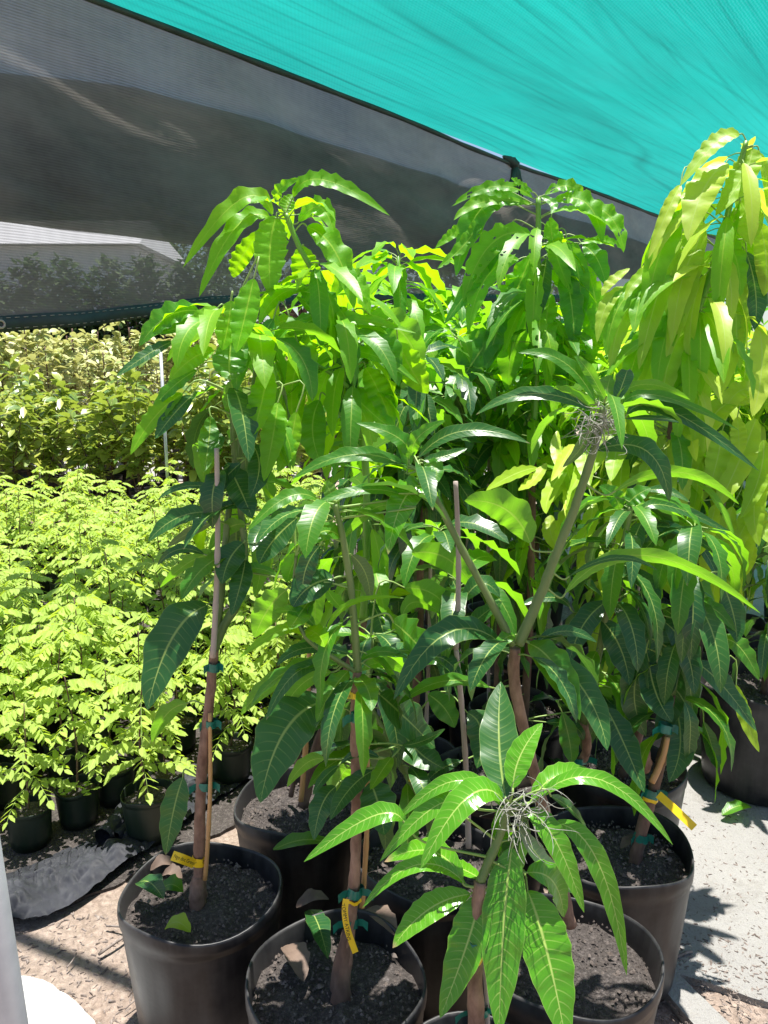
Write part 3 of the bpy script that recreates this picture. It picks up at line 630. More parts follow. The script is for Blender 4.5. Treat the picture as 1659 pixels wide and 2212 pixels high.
# ------------------------------------------------------------------ hand-shaped mango plants
TOCAM = lambda p: (CAM - p).normalized()
def mango(name, label, loc, seed, pot=True):
    root = empty(name, Vector((loc[0], loc[1], 0))); tag(root, label, 'potted tree', 'potted mango trees')
    if pot: add_pot(root, seed=seed)
    return root
def nearest(p, nodes):
    best = None; bd = 9
    for a, b in nodes:
        d = b - a; t = max(0, min(1, (p - a).dot(d) / d.length_squared)); q = a + d * t
        dd = (q - p).length + (.04 if q.z > p.z + .05 else 0)
        if dd < bd: bd = dd; best = q
    return best, bd
def hand_crown(root, y0, spec, stems, extra=None, wave=.10, wv=1.0, k=.0):
    """spec lines: u0 v0 u1 v1 u2 v2 width tone [u] [dy]; tones d m b l"""
    mb = MB(); nodes = []
    for P in stems:
        Q = spline(P, 4); nodes += list(zip(Q[:-1], Q[1:]))
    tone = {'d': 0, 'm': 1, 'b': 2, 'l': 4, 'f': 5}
    for ln in spec.strip().splitlines():
        t = ln.split()
        if len(t) < 8: continue
        u0, v0, u1, v1, u2, v2, wd = map(float, t[:7]); tn = tone[t[7]]; und = 'u' in t[8:]
        dy = [float(x) for x in t[8:] if x != 'u']; dy = dy[0] if dy else None
        base0 = W(u0, v0, y0); q, bd = nearest(base0, nodes) if nodes else (None, 9)
        yb = lerp(y0, q.y, .7) if q is not None and bd < .3 else y0
        sc2 = math.hypot(u2 - u0, v2 - v0)
        if dy is None:
            dn = (v2 - v0) / max(sc2, 1); dy = RN.uniform(-.05, .03) - .05 * max(0, dn) if not und else RN.uniform(.0, .06)
        p0 = W(u0, v0, yb); p1 = W(u1, v1, yb + dy * .45); p2 = W(u2, v2, yb + dy)
        mid = bez(p0, p1, p2, 12); k_ = pxm(p1); tc = TOCAM(p1)
        T = (p2 - p0).normalized()
        N = (tc * .80 + ZUP * .55 + Vector((RN.uniform(-.25, .25), 0, 0))).normalized()
        if und: N = (-tc * .8 + ZUP * .35 + Vector((RN.uniform(-.2, .2), 0, 0))).normalized()
        w_ = wd * k_ * (.98 if tn == 4 else 1.06)
        leaf(mb, mid, w_, N, tn, wave * (.55 if tn == 0 else 1), RN.uniform(3.5, 6) * (1.25 if tn >= 2 else .8), 25, wv=wv * .62)
        if q is not None and .004 < bd < .22:
            T0 = (mid[1] - mid[0]).normalized(); L = (q - p0).length
            tube(mb, spline([q, p0 - T0 * L * .4 + ZUP * L * .08, p0], 4), [.0028, .0024, .0021, .002, .002, .002, .002, .0018, .0016], 6, 3, cap=False)
    if extra: extra(mb)
    return mb.build('crown', CM, root, origin=root.location)
def whorl(mb, c, n, mat, L=.22, wd=.055, el=(.1, .7), droop=(1.0, 1.9), wave=.1, az0=None, detail=True, st=11, spread=.03, azr=None):
    a0 = RN.uniform(0, 6.28) if az0 is None else az0
    for k in range(n):
        az = a0 + k * 2.4 + RN.uniform(-.3, .3)
        if azr: az = RN.uniform(*azr)
        l = L * RN.uniform(.7, 1.15)
        free_leaf(mb, Vector(c) + ZUP * RN.uniform(-spread, spread * .4), az, RN.uniform(*el), l, wd * RN.uniform(.8, 1.15), RN.uniform(*droop), mat if isinstance(mat, int) else RN.choice(mat), pet=RN.uniform(.02, .05), wave=wave, detail=detail, st=st)
def along(mb, P, n, mat, L=.22, wd=.05, el=(-.5, .4), droop=(1.0, 1.8), t0=0, t1=1, wave=.1, detail=True, st=11, azr=None):
    Q = spline(P, 6)
    for k in range(n):
        x = lerp(t0, t1, (k + RN.random() * .8) / n) * (len(Q) - 1); i = min(int(x), len(Q) - 2); c = Q[i].lerp(Q[i + 1], x - i)
        az = RN.uniform(*azr) if azr else RN.uniform(0, 6.28)
        free_leaf(mb, c, az, RN.uniform(*el), L * RN.uniform(.7, 1.15), wd * RN.uniform(.8, 1.15), RN.uniform(*droop), mat if isinstance(mat, int) else RN.choice(mat), pet=RN.uniform(.02, .06), wave=wave, detail=detail, st=st)

# --- plant 1: left pot
y1 = 1.68
r1 = mango('potted_mango_tree', 'mango tree in the leftmost big black pot, thick trunk tied to a bamboo stake', (-.44, 1.67), 3)
A1 = [W(428, 1950, 1.67), W(430, 1880, 1.675), W(432, 1760, y1), W(437, 1650, y1), W(452, 1520, y1), W(463, 1400, y1 + .01)]
stem_part(r1, 'trunk', A1, .0150, .0105, 'bark', 14)
mb = MB(); tube(mb, spline([W(427, 1965, 1.67), W(427, 1930, 1.67), W(430, 1890, 1.675)], 4), [.019, .0205, .021, .021, .020, .018, .0165, .0155, .0148], 14, wob=.5); mb.build('root_flare', M['bark'], r1, origin=r1.location)
B1 = [W(463, 1402, y1 + .01), W(485, 1350, 1.70), W(520, 1285, 1.72), W(528, 1180, 1.74), W(512, 1040, 1.76), W(503, 920, 1.76), W(500, 800, 1.76), W(492, 690, 1.74)]
B1b = [W(466, 1400, y1 + .02), W(478, 1280, 1.72), W(492, 1120, 1.75), W(515, 1000, 1.80), W(545, 850, 1.82), W(560, 720, 1.84)]
stem_part(r1, 'branch', B1, .011, .005, 'stem'); stem_part(r1, 'branch', B1b, .009, .005, 'stem')
stake_part(r1, W(443, 1900, 1.66), W(453, 1540, 1.67), .0055, 'bamboo', 3)
stake_part(r1, W(460, 1420, 1.665), W(468, 968, 1.68), .0068, 'bamboogrey', 4)['label'] = 'weathered grey upper length of the stake'
for u, v in ((443, 1695), (455, 1562), (462, 1440)): tie_part(r1, W(u, v, 1.68), A1[3] - A1[2], .0165 if v > 1600 else .0135, .020)
tie_part(r1, W(432, 1857, 1.675), ZUP, .0165, .024, False, 'yellow', 'tag_loop')
tg = ribbon_tag(r1, [W(372, 1848, 1.60), W(395, 1856, 1.605), W(420, 1866, 1.645)], .021, TOCAM(W(400, 1855, 1.6)), 'Ngo doc Green', .0115)
text_part(tg, 'ACZ', .011, frame_at(W(432, 1862, 1.675) + TOCAM(W(432, 1862, 1.675)) * .0188 - r1.location, Vector((1, 0, 0)), UP))
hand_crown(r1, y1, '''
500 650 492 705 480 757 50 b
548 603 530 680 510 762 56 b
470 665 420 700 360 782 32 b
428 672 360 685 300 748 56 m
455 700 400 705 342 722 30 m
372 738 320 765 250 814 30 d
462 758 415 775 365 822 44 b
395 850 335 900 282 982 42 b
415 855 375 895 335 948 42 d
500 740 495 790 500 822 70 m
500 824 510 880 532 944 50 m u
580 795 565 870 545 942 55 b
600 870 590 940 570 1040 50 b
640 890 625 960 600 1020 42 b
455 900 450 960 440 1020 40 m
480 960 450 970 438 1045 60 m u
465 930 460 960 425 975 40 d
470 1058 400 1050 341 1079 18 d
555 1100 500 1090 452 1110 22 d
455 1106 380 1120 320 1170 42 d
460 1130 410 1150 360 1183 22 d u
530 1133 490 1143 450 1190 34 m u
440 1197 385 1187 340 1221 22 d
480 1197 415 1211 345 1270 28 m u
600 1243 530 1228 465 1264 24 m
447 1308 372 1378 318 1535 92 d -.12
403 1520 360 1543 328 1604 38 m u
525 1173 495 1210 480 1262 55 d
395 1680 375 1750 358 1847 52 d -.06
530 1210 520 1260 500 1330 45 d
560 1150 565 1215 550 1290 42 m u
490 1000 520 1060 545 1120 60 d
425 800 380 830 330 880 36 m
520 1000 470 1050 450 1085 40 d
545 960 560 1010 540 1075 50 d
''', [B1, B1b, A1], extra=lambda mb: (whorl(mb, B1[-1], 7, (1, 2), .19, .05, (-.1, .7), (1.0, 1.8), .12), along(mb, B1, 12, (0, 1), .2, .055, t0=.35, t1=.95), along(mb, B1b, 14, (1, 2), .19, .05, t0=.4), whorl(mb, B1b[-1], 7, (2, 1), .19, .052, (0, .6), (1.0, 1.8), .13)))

# --- plant 2
y2 = 1.43
r2 = mango('potted_mango_tree', 'mango tree in the middle front pot, long yellow tag hanging low on its trunk', (-.10, 1.40), 5)
A2 = [W(748, 2085, 1.40), W(760, 1960, 1.41), W(768, 1850, 1.42), W(770, 1740, y2), W(768, 1620, y2), W(768, 1520, y2), W(772, 1450, y2)]
stem_part(r2, 'trunk', A2, .0122, .0090, 'bark', 14)
mb = MB(); tube(mb, spline([W(738, 2185, 1.40), W(738, 2110, 1.40), W(752, 2010, 1.405)], 4), [.021, .0225, .0225, .0215, .020, .0175, .015, .013, .011], 14, wob=.5); mb.build('root_flare', M['barkdark'], r2, origin=r2.location)
B2 = [W(772, 1450, y2), W(768, 1380, y2), W(757, 1260, y2), W(738, 1150, y2), W(724, 1090, y2)]
stem_part(r2, 'branch', B2, .0085, .0055, 'stem')
B2b = [W(770, 1452, y2), W(720, 1420, 1.41), W(662, 1378, 1.40), W(635, 1300, 1.42), W(640, 1200, 1.43)]
stem_part(r2, 'branch', B2b, .005, .003, 'stem')
stake_part(r2, W(782, 1960, 1.43), W(792, 1560, 1.47), .0058, 'bamboo', 3)
for u, v in ((768, 1925), (758, 1990), (772, 1548)): tie_part(r2, W(u, v, 1.41), ZUP, .0150 if v > 1600 else .0115, .020)
tie_part(r2, W(766, 1944, 1.41), ZUP, .0135, .009, False, 'yellow', 'tag_loop')
ribbon_tag(r2, [W(748, 1942, 1.375), W(745, 1968, 1.37), W(750, 2005, 1.365), W(768, 2058, 1.36)], .0125, TOCAM(W(750, 2000, 1.37)), 'TOMMY ATKINS', .0105)
tie_part(r2, W(768, 1500, 1.43), ZUP, .0102, .012, False, 'yellow', 'tag_loop')
ribbon_tag(r2, [W(732, 1499, 1.40), W(746, 1502, 1.40), W(762, 1503, 1.41)], .012, TOCAM(W(745, 1500, 1.4)), 'Jona', .010)
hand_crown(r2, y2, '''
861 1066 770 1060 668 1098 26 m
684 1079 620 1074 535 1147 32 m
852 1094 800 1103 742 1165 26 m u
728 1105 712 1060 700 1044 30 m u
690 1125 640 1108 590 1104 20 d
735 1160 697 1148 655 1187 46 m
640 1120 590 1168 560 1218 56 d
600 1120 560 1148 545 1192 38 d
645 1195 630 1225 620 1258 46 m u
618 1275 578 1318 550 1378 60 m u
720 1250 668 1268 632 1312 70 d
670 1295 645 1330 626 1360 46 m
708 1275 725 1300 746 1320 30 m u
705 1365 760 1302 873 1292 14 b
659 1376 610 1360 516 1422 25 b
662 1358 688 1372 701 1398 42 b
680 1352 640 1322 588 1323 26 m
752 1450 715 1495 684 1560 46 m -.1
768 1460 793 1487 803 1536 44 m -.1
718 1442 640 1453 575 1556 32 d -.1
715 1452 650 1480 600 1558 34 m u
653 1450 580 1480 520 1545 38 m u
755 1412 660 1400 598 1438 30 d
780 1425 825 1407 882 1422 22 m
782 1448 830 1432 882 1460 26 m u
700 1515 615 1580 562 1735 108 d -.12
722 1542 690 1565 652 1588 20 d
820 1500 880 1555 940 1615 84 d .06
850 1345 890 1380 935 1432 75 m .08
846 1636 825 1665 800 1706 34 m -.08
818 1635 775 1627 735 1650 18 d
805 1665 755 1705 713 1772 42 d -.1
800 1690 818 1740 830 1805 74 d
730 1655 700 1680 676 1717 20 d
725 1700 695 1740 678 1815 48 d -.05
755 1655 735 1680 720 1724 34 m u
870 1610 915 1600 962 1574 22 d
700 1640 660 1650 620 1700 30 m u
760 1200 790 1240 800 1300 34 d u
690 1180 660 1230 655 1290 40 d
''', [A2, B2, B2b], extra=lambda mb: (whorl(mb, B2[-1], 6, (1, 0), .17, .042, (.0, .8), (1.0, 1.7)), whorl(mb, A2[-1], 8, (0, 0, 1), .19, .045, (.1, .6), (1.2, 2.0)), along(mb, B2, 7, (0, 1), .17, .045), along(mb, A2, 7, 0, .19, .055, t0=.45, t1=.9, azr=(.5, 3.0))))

# --- plant 3: forked tree whose two arms carry rosettes
y3 = 1.50
r3 = mango('potted_mango_tree', 'mango tree forking into two bare green arms, a rosette on top of each', (.40, 1.47), 8)
A3 = [W(1232, 2000, 1.47), W(1200, 1850, 1.48), W(1150, 1650, 1.49), W(1112, 1480, y3), W(1113, 1400, y3)]
stem_part(r3, 'trunk', A3, .0135, .0105, 'bark', 12)
B3 = [W(1108, 1392, y3), W(1060, 1300, 1.49), W(1000, 1190, 1.48), W(945, 1085, 1.47), W(905, 1015, 1.46)]
C3 = [W(1120, 1392, y3), W(1165, 1290, 1.50), W(1200, 1200, 1.50), W(1240, 1100, 1.50), W(1285, 965, 1.49), W(1305, 880, 1.48)]
stem_part(r3, 'branch', B3, .0085, .006, 'stem', 10); stem_part(r3, 'branch', C3, .0115, .007, 'stem', 10)
def curls(c, n, s, seed):
    mb = MB(); q = random.Random(seed)
    for _ in range(n):
        p = Vector(c) + Vector((q.gauss(0, s * .42), q.gauss(0, s * .3), q.gauss(0, s * .42))); d = Vector((q.gauss(0, 1), q.gauss(0, 1), q.gauss(0, 1))).normalized()
        ax = Vector((q.gauss(0, 1), q.gauss(0, 1), q.gauss(0, 1))).normalized(); P = [p]; turn = q.uniform(.03, .34)
        for k in range(12):
            d = (Matrix.Rotation(turn, 3, ax) @ d).normalized(); P.append(P[-1] + d * s * .15)
        r = q.uniform(.0007, .0013)
        tube(mb, P, [r * (1 - .06 * i) for i in range(13)], 4)
    return mb
cm = curls(W(1298, 915, 1.46), 34, .038, 4)
for k in range(45):
    q = curls(W(1290 + RN.uniform(-25, 15), 900 + k * 1.4, 1.465), 1, .03, k + 30); cm.add(q.v, q.f)
o = cm.build('air_plant', M['moss'], None, origin=W(1300, 915, 1.46)); tag(o, 'grey wiry air plant clinging under the high rosette at the top of the forked tree', 'air plant', 'grey air plants on mango stems')
hand_crown(r3, y3, '''
1080 1388 965 1368 850 1512 60 d -.12
1142 1390 1200 1440 1252 1556 66 m -.12
1165 1400 1262 1492 1312 1622 60 d -.14
1160 1388 1222 1363 1290 1388 25 d
1112 1372 1090 1380 1068 1410 28 m
1056 1484 955 1472 858 1524 30 m -.08
880 1010 760 982 632 1035 36 m
885 992 860 945 770 914 36 m
893 985 903 945 962 908 32 m
905 987 1005 930 1145 958 34 d
932 1050 875 1075 838 1198 60 f -.10
915 1002 940 1010 942 1045 34 m
880 1015 870 960 830 935 30 m
915 995 960 985 1010 968 24 d
1145 1172 1092 1100 1003 1082 74 m u
1285 866 1215 780 1120 762 30 m
1275 884 1150 850 1028 896 34 d
1275 880 1220 845 1190 850 22 m u
1310 868 1312 840 1320 810 52 m u
1331 862 1398 830 1492 864 22 m u
1345 872 1430 856 1597 930 24 m
1355 894 1450 888 1640 1018 36 d
1350 905 1440 905 1540 925 14 d
1290 972 1398 975 1446 1085 52 d
1330 1060 1470 1020 1597 1090 26 m u
1330 870 1350 815 1355 800 34 d
1310 870 1270 800 1240 770 24 m
1300 885 1215 850 1200 905 30 m u
1285 900 1260 960 1215 1010 26 d u
1230 1245 1330 1205 1420 1232 14 d
1222 1280 1400 1200 1643 1325 32 m u
''', [A3, B3, C3], extra=lambda mb: (whorl(mb, A3[-1], 5, 0, .21, .05, (.1, .5), (1.2, 2.0)), whorl(mb, B3[-1], 4, (0, 1), .15, .036, (.1, .7), (1.0, 1.6)), whorl(mb, C3[-1], 5, (0, 1), .17, .036, (.1, .7), (1.0, 1.6))))

# --- plant 4: the near rosettes
y4 = 1.22
r4 = mango('potted_mango_tree', 'nearest mango tree with big sunlit leaves in a rosette wrapped in grey air plant threads', (.165, 1.11), 12)
A4 = [W(1032, 2420, 1.13), W(1030, 2260, 1.15), W(1027, 2120, 1.16), W(1030, 2020, 1.18), W(1037, 1905, 1.20)]
stem_part(r4, 'trunk', A4, .0165, .0105, 'bark', 14)
B4 = [W(1037, 1905, 1.20), W(1060, 1850, 1.21), W(1085, 1790, y4), W(1100, 1735, y4)]
stem_part(r4, 'branch', B4, .0085, .007, 'stem')
stake_part(r4, W(1050, 2400, 1.15), W(1042, 2030, 1.19), .0045, 'bamboogrey', 2)
for u, v in ((1028, 2035), (1032, 2180)): tie_part(r4, W(u, v, 1.17), ZUP, .0145 if v < 2100 else .0175, .014, v > 2100)
tt = tie_part(r4, W(1026, 2060, 1.17), Vector((.25, 0, 1)), .0158, .018, False, 'yellow', 'tag_loop')
text_part(tt, 'N-DOC', .0095, frame_at(W(1026, 2060, 1.17) + TOCAM(W(1026, 2060, 1.17)) * .0175 - r4.location, Vector((-1, 0, 0)), -UP))
hand_crown(r4, y4, '''
1092 1722 1078 1600 1082 1472 80 d .16
1108 1702 1125 1630 1172 1562 52 f .06
1080 1738 985 1686 858 1772 36 f .0
1088 1728 1010 1722 908 1878 62 f -.10
1010 1738 935 1745 820 1862 40 f -.02
870 1772 800 1765 656 1862 46 f .0
1150 1725 1215 1672 1300 1688 48 f .05
1165 1722 1300 1685 1454 1826 36 f -.02
1137 1752 1198 1812 1262 1972 50 f -.06
1198 1778 1292 1862 1354 2108 46 f -.08
1106 1832 1088 2000 1078 2232 88 f -.12
1140 1925 1180 2050 1225 2260 100 f -.12
1036 1935 1012 2030 950 2200 78 f -.08
1015 1932 925 1965 848 2048 56 f -.04
1004 1908 900 1868 782 1962 34 f -.02
998 1902 930 1838 830 1862 50 f .05
1140 1885 1195 1905 1218 1982 62 f .04
1110 1920 1140 2000 1190 2080 50 d .06
1110 1800 1090 1860 1050 1880 44 d .08
1120 1790 1180 1870 1240 1930 46 d .12
1095 1750 1085 1800 1095 1880 44 f .10
960 1770 935 1800 900 1842 30 d .10
1190 1720 1245 1760 1275 1815 34 d .14
1040 1900 980 1870 920 1860 34 f .12
1130 1760 1120 1850 1110 1930 50 d .12
''', [A4, B4], wave=.06, wv=.55)
cm = curls(W(1120, 1752, 1.20), 52, .046, 9)
o = cm.build('air_plant', M['moss'], None, origin=W(1120, 1752, 1.20)); tag(o, 'tangle of pale grey air plant threads in the heart of the nearest sunlit rosette', 'air plant', 'grey air plants on mango stems')

# --- plant 5: right pot, trunk leaning right
r5 = mango('potted_mango_tree', 'mango tree in the right front pot, leaning trunk with a flat yellow ribbon', (.62, 1.85), 15)
A5 = [W(1362, 1905, 1.84), W(1385, 1800, 1.85), W(1412, 1700, 1.86), W(1440, 1600, 1.88), W(1452, 1500, 1.9), W(1475, 1330, 1.92), W(1500, 1150, 1.95)]
stem_part(r5, 'trunk', A5[:5], .0175, .012, 'barkdark', 14); stem_part(r5, 'branch', A5[4:], .012, .006, 'stem')
mb = MB(); tube(mb, spline([W(1395, 1668, 1.87), W(1392, 1640, 1.87), W(1400, 1620, 1.87)], 4), [.008, .013, .018, .019, .018, .015, .013, .011, .008], 12, wob=.5); mb.build('pruned_stub', M['bark'], r5, origin=r5.location)
stake_part(r5, W(1408, 1690, 1.82), W(1442, 1592, 1.83), .0085, 'bamboo', 2)
for u, v in ((1405, 1712), (1385, 1808), (1436, 1572)): tie_part(r5, W(u, v, 1.85), A5[2] - A5[1], .0185, .022)
tie_part(r5, W(1402, 1724, 1.85), A5[2] - A5[1], .0190, .010, False, 'yellow', 'tag_loop')
ribbon_tag(r5, [W(1422, 1716, 1.80), W(1460, 1750, 1.76), W(1500, 1788, 1.73)], .020, TOCAM(W(1460, 1750, 1.75)))
hand_crown(r5, 1.9, '''
1402 1430 1418 1500 1452 1560 62 d
1430 1340 1480 1400 1500 1500 55 d
1460 1440 1450 1520 1415 1600 50 d
1500 1380 1490 1450 1500 1560 46 d
1310 1530 1345 1600 1392 1712 56 d -.15
1500 1430 1560 1480 1635 1580 48 d -.05
1590 1480 1610 1550 1640 1625 30 l -.05
1560 1380 1600 1400 1640 1470 40 m
1480 1330 1530 1310 1590 1365 36 m
1565 1270 1585 1330 1592 1388 45 d
1480 1180 1440 1200 1420 1290 40 m
1520 1560 1540 1620 1550 1660 30 d
1450 1500 1470 1600 1445 1690 60 d -.1
1395 1410 1370 1500 1395 1590 56 d
''', [A5], extra=lambda mb: (along(mb, A5, 22, (0, 0, 1), .24, .055, t0=.55, t1=1, droop=(1.3, 2.0)), whorl(mb, A5[-1], 9, (0, 1), .22, .05, (0, .6), (1.2, 2.0))))

# --- plant 6: behind 1 and 2, tall bright crown
r6 = mango('potted_mango_tree', 'tall mango tree behind the two left pots, bright crown against the black net', (-.24, 2.06), 21)
y6 = 2.02
A6 = [W(655, 1740, 2.06), W(690, 1600, 2.05), W(740, 1480, 2.04), W(785, 1340, 2.03), W(792, 1180, y6), W(790, 1010, y6), W(768, 850, y6), W(735, 720, y6), W(690, 610, y6), W(650, 540, y6), W(617, 462, y6)]
stem_part(r6, 'trunk', A6[:4], .017, .012, 'barkdark', 12); stem_part(r6, 'branch', A6[3:], .011, .0065, 'stembright', 10)
C6 = [W(768, 850, y6), W(720, 810, 1.98), W(680, 785, 1.95), W(650, 762, 1.93)]; stem_part(r6, 'branch', C6, .006, .0045, 'stembright')
D6 = [W(790, 1000, y6), W(750, 920, 2.0), W(725, 880, 1.98)]; stem_part(r6, 'branch', D6, .005, .004, 'stembright')
stake_part(r6, W(650, 1730, 2.02), W(668, 1390, 2.03), .008, 'bamboo', 3)
stake_part(r6, W(628, 1720, 2.10), W(655, 1520, 2.10), .008, 'barkdark', 3)
hand_crown(r6, y6, '''
588 463 520 430 395 578 42 b
582 470 510 490 430 642 44 b
597 468 583 540 585 642 68 b -.05
600 432 606 408 648 385 26 b
634 425 700 388 842 466 36 b
618 462 620 440 632 420 30 b
646 478 690 448 721 502 46 b
664 490 725 545 765 668 58 b -.05
655 532 662 590 690 656 58 b u
560 500 520 560 505 600 40 b u
650 770 630 850 640 958 66 b -.08
690 865 675 930 695 1004 60 m -.04
750 832 790 880 862 938 60 b -.03
790 795 820 850 850 925 60 b -.02
650 765 560 750 535 800 24 b
655 755 600 720 590 760 30 b
665 750 730 690 900 720 32 b
690 745 760 700 838 722 24 b
680 790 780 760 905 830 34 b
780 700 830 740 862 835 60 m
800 680 870 720 910 800 70 m u
860 740 890 800 925 850 60 b u
640 700 600 700 570 760 34 b
700 690 660 700 640 750 30 m
735 720 690 680 640 640 30 m
720 640 760 600 800 680 44 b
668 620 600 640 560 700 34 b
710 800 690 850 670 900 46 b u
650 630 700 660 730 760 60 m
590 690 560 760 575 830 56 m
730 760 745 830 720 900 60 d
''', [A6, C6, D6], wave=.13, wv=1.3, extra=lambda mb: (along(mb, A6, 58, (2, 1, 2, 2), .22, .048, t0=.32, t1=.86, wave=.13, droop=(.6, 1.6)), whorl(mb, A6[-1], 4, 2, .14, .035, (.2, .8), (1.0, 1.8), .15), whorl(mb, C6[-1], 5, 2, .16, .04, (.2, .6), (1.0, 1.8), .15), along(mb, A6, 12, 0, .2, .055, t0=.15, t1=.45)))

# --- plant 7: slanting stem between plants 2 and 4
r7 = mango('potted_mango_tree', 'mango tree with a slanting grey-green stem and a tall grey cane, between the middle pots', (.12, 1.80), 25)
A7 = [W(935, 1800, 1.79), W(905, 1715, 1.76), W(865, 1650, 1.74), W(820, 1570, 1.72), W(790, 1500, 1.70), W(800, 1380, 1.74)]
stem_part(r7, 'trunk', A7, .0115, .009, 'stem', 12)
stake_part(r7, W(1012, 1830, 1.74), W(985, 1400, 1.70), .0075, 'bamboogrey', 4); stake_part(r7, W(985, 1402, 1.70), W(984, 1040, 1.68), .0065, 'bamboogrey', 4)
ribbon_tag(r7, [W(885, 1680, 1.70), W(897, 1686, 1.70)], .016, TOCAM(W(890, 1682, 1.7)), 'JAN', .009)
hand_crown(r7, 1.74, '''
875 1270 945 1290 980 1358 50 m u
890 1195 968 1208 1032 1282 56 m u
925 1500 960 1530 982 1572 50 m
995 1645 955 1660 922 1688 26 d
1010 1540 1040 1580 1030 1660 60 d
900 1440 950 1420 1000 1470 40 d
870 1330 900 1300 960 1330 34 m u
860 1560 900 1620 960 1660 70 d
990 1380 1040 1330 1085 1300 34 d
1000 1300 1040 1260 1080 1290 40 d
''', [A7], extra=lambda mb: (along(mb, A7, 12, (0, 0, 1), .2, .055, t0=.3), whorl(mb, A7[-1], 8, (0, 1), .2, .05), whorl(mb, W(990, 1250, 1.82), 8, (0, 1), .2, .05), whorl(mb, W(950, 1150, 1.9), 8, (1, 0), .2, .05)))

# --- plant 8: tall crown with insect-eaten leaves
r8 = mango('potted_mango_tree', 'tall mango tree with a straight green stem, below the knot in the net', (.50, 2.66), 29)
y8 = 2.55
A8 = [Vector((.50, 2.64, .33)), W(1130, 1600, 2.62), W(1145, 1300, 2.58), W(1150, 1000, y8), W(1160, 760, y8), W(1162, 600, y8), W(1163, 428, y8)]
stem_part(r8, 'trunk', A8[:4], .016, .012, 'barkdark', 10); stem_part(r8, 'branch', A8[3:], .011, .008, 'stembright', 10)
hand_crown(r8, y8, '''
1150 427 1070 402 975 446 26 b
1145 440 1045 436 980 476 26 b
1130 440 1040 450 985 598 58 m
1145 505 1060 528 1000 652 54 b
1030 470 985 500 940 536 24 b
1148 550 1110 640 1085 692 64 b
1090 685 1030 770 970 862 56 m
1178 420 1230 402 1265 442 30 b
1198 434 1268 440 1302 528 42 b
1255 440 1320 470 1347 546 38 b
1190 470 1200 545 1237 637 42 b
1225 520 1250 595 1256 702 44 m
1270 575 1290 670 1296 746 42 b
1190 635 1180 700 1185 762 46 b
1150 415 1120 395 1104 386 16 b
1168 425 1195 440 1190 462 18 m
1250 525 1310 520 1345 538 20 b
1050 450 1010 520 945 580 30 b
1100 500 1030 600 960 700 34 m
1215 560 1235 660 1240 760 46 m
1245 600 1280 690 1270 800 44 b
1130 600 1080 700 1050 800 52 m
1060 690 1010 790 985 880 50 m
1160 640 1110 740 1100 850 60 m u
1210 700 1225 790 1215 880 50 m
1120 560 1050 600 1010 720 44 b
1260 530 1290 560 1310 620 40 m
1180 560 1165 640 1140 720 44 d
''', [A8], wave=.14, wv=1.4, extra=lambda mb: (along(mb, A8, 70, (2, 2, 1, 2, 2), .27, .048, t0=.34, t1=.95, wave=.13, el=(-.6, .5), droop=(.7, 1.5)), along(mb, A8, 16, 0, .25, .06, t0=.1, t1=.45)))

for ch in r8.children:
    if ch.name.startswith('crown'): ch.data.materials[2] = M['eaten']

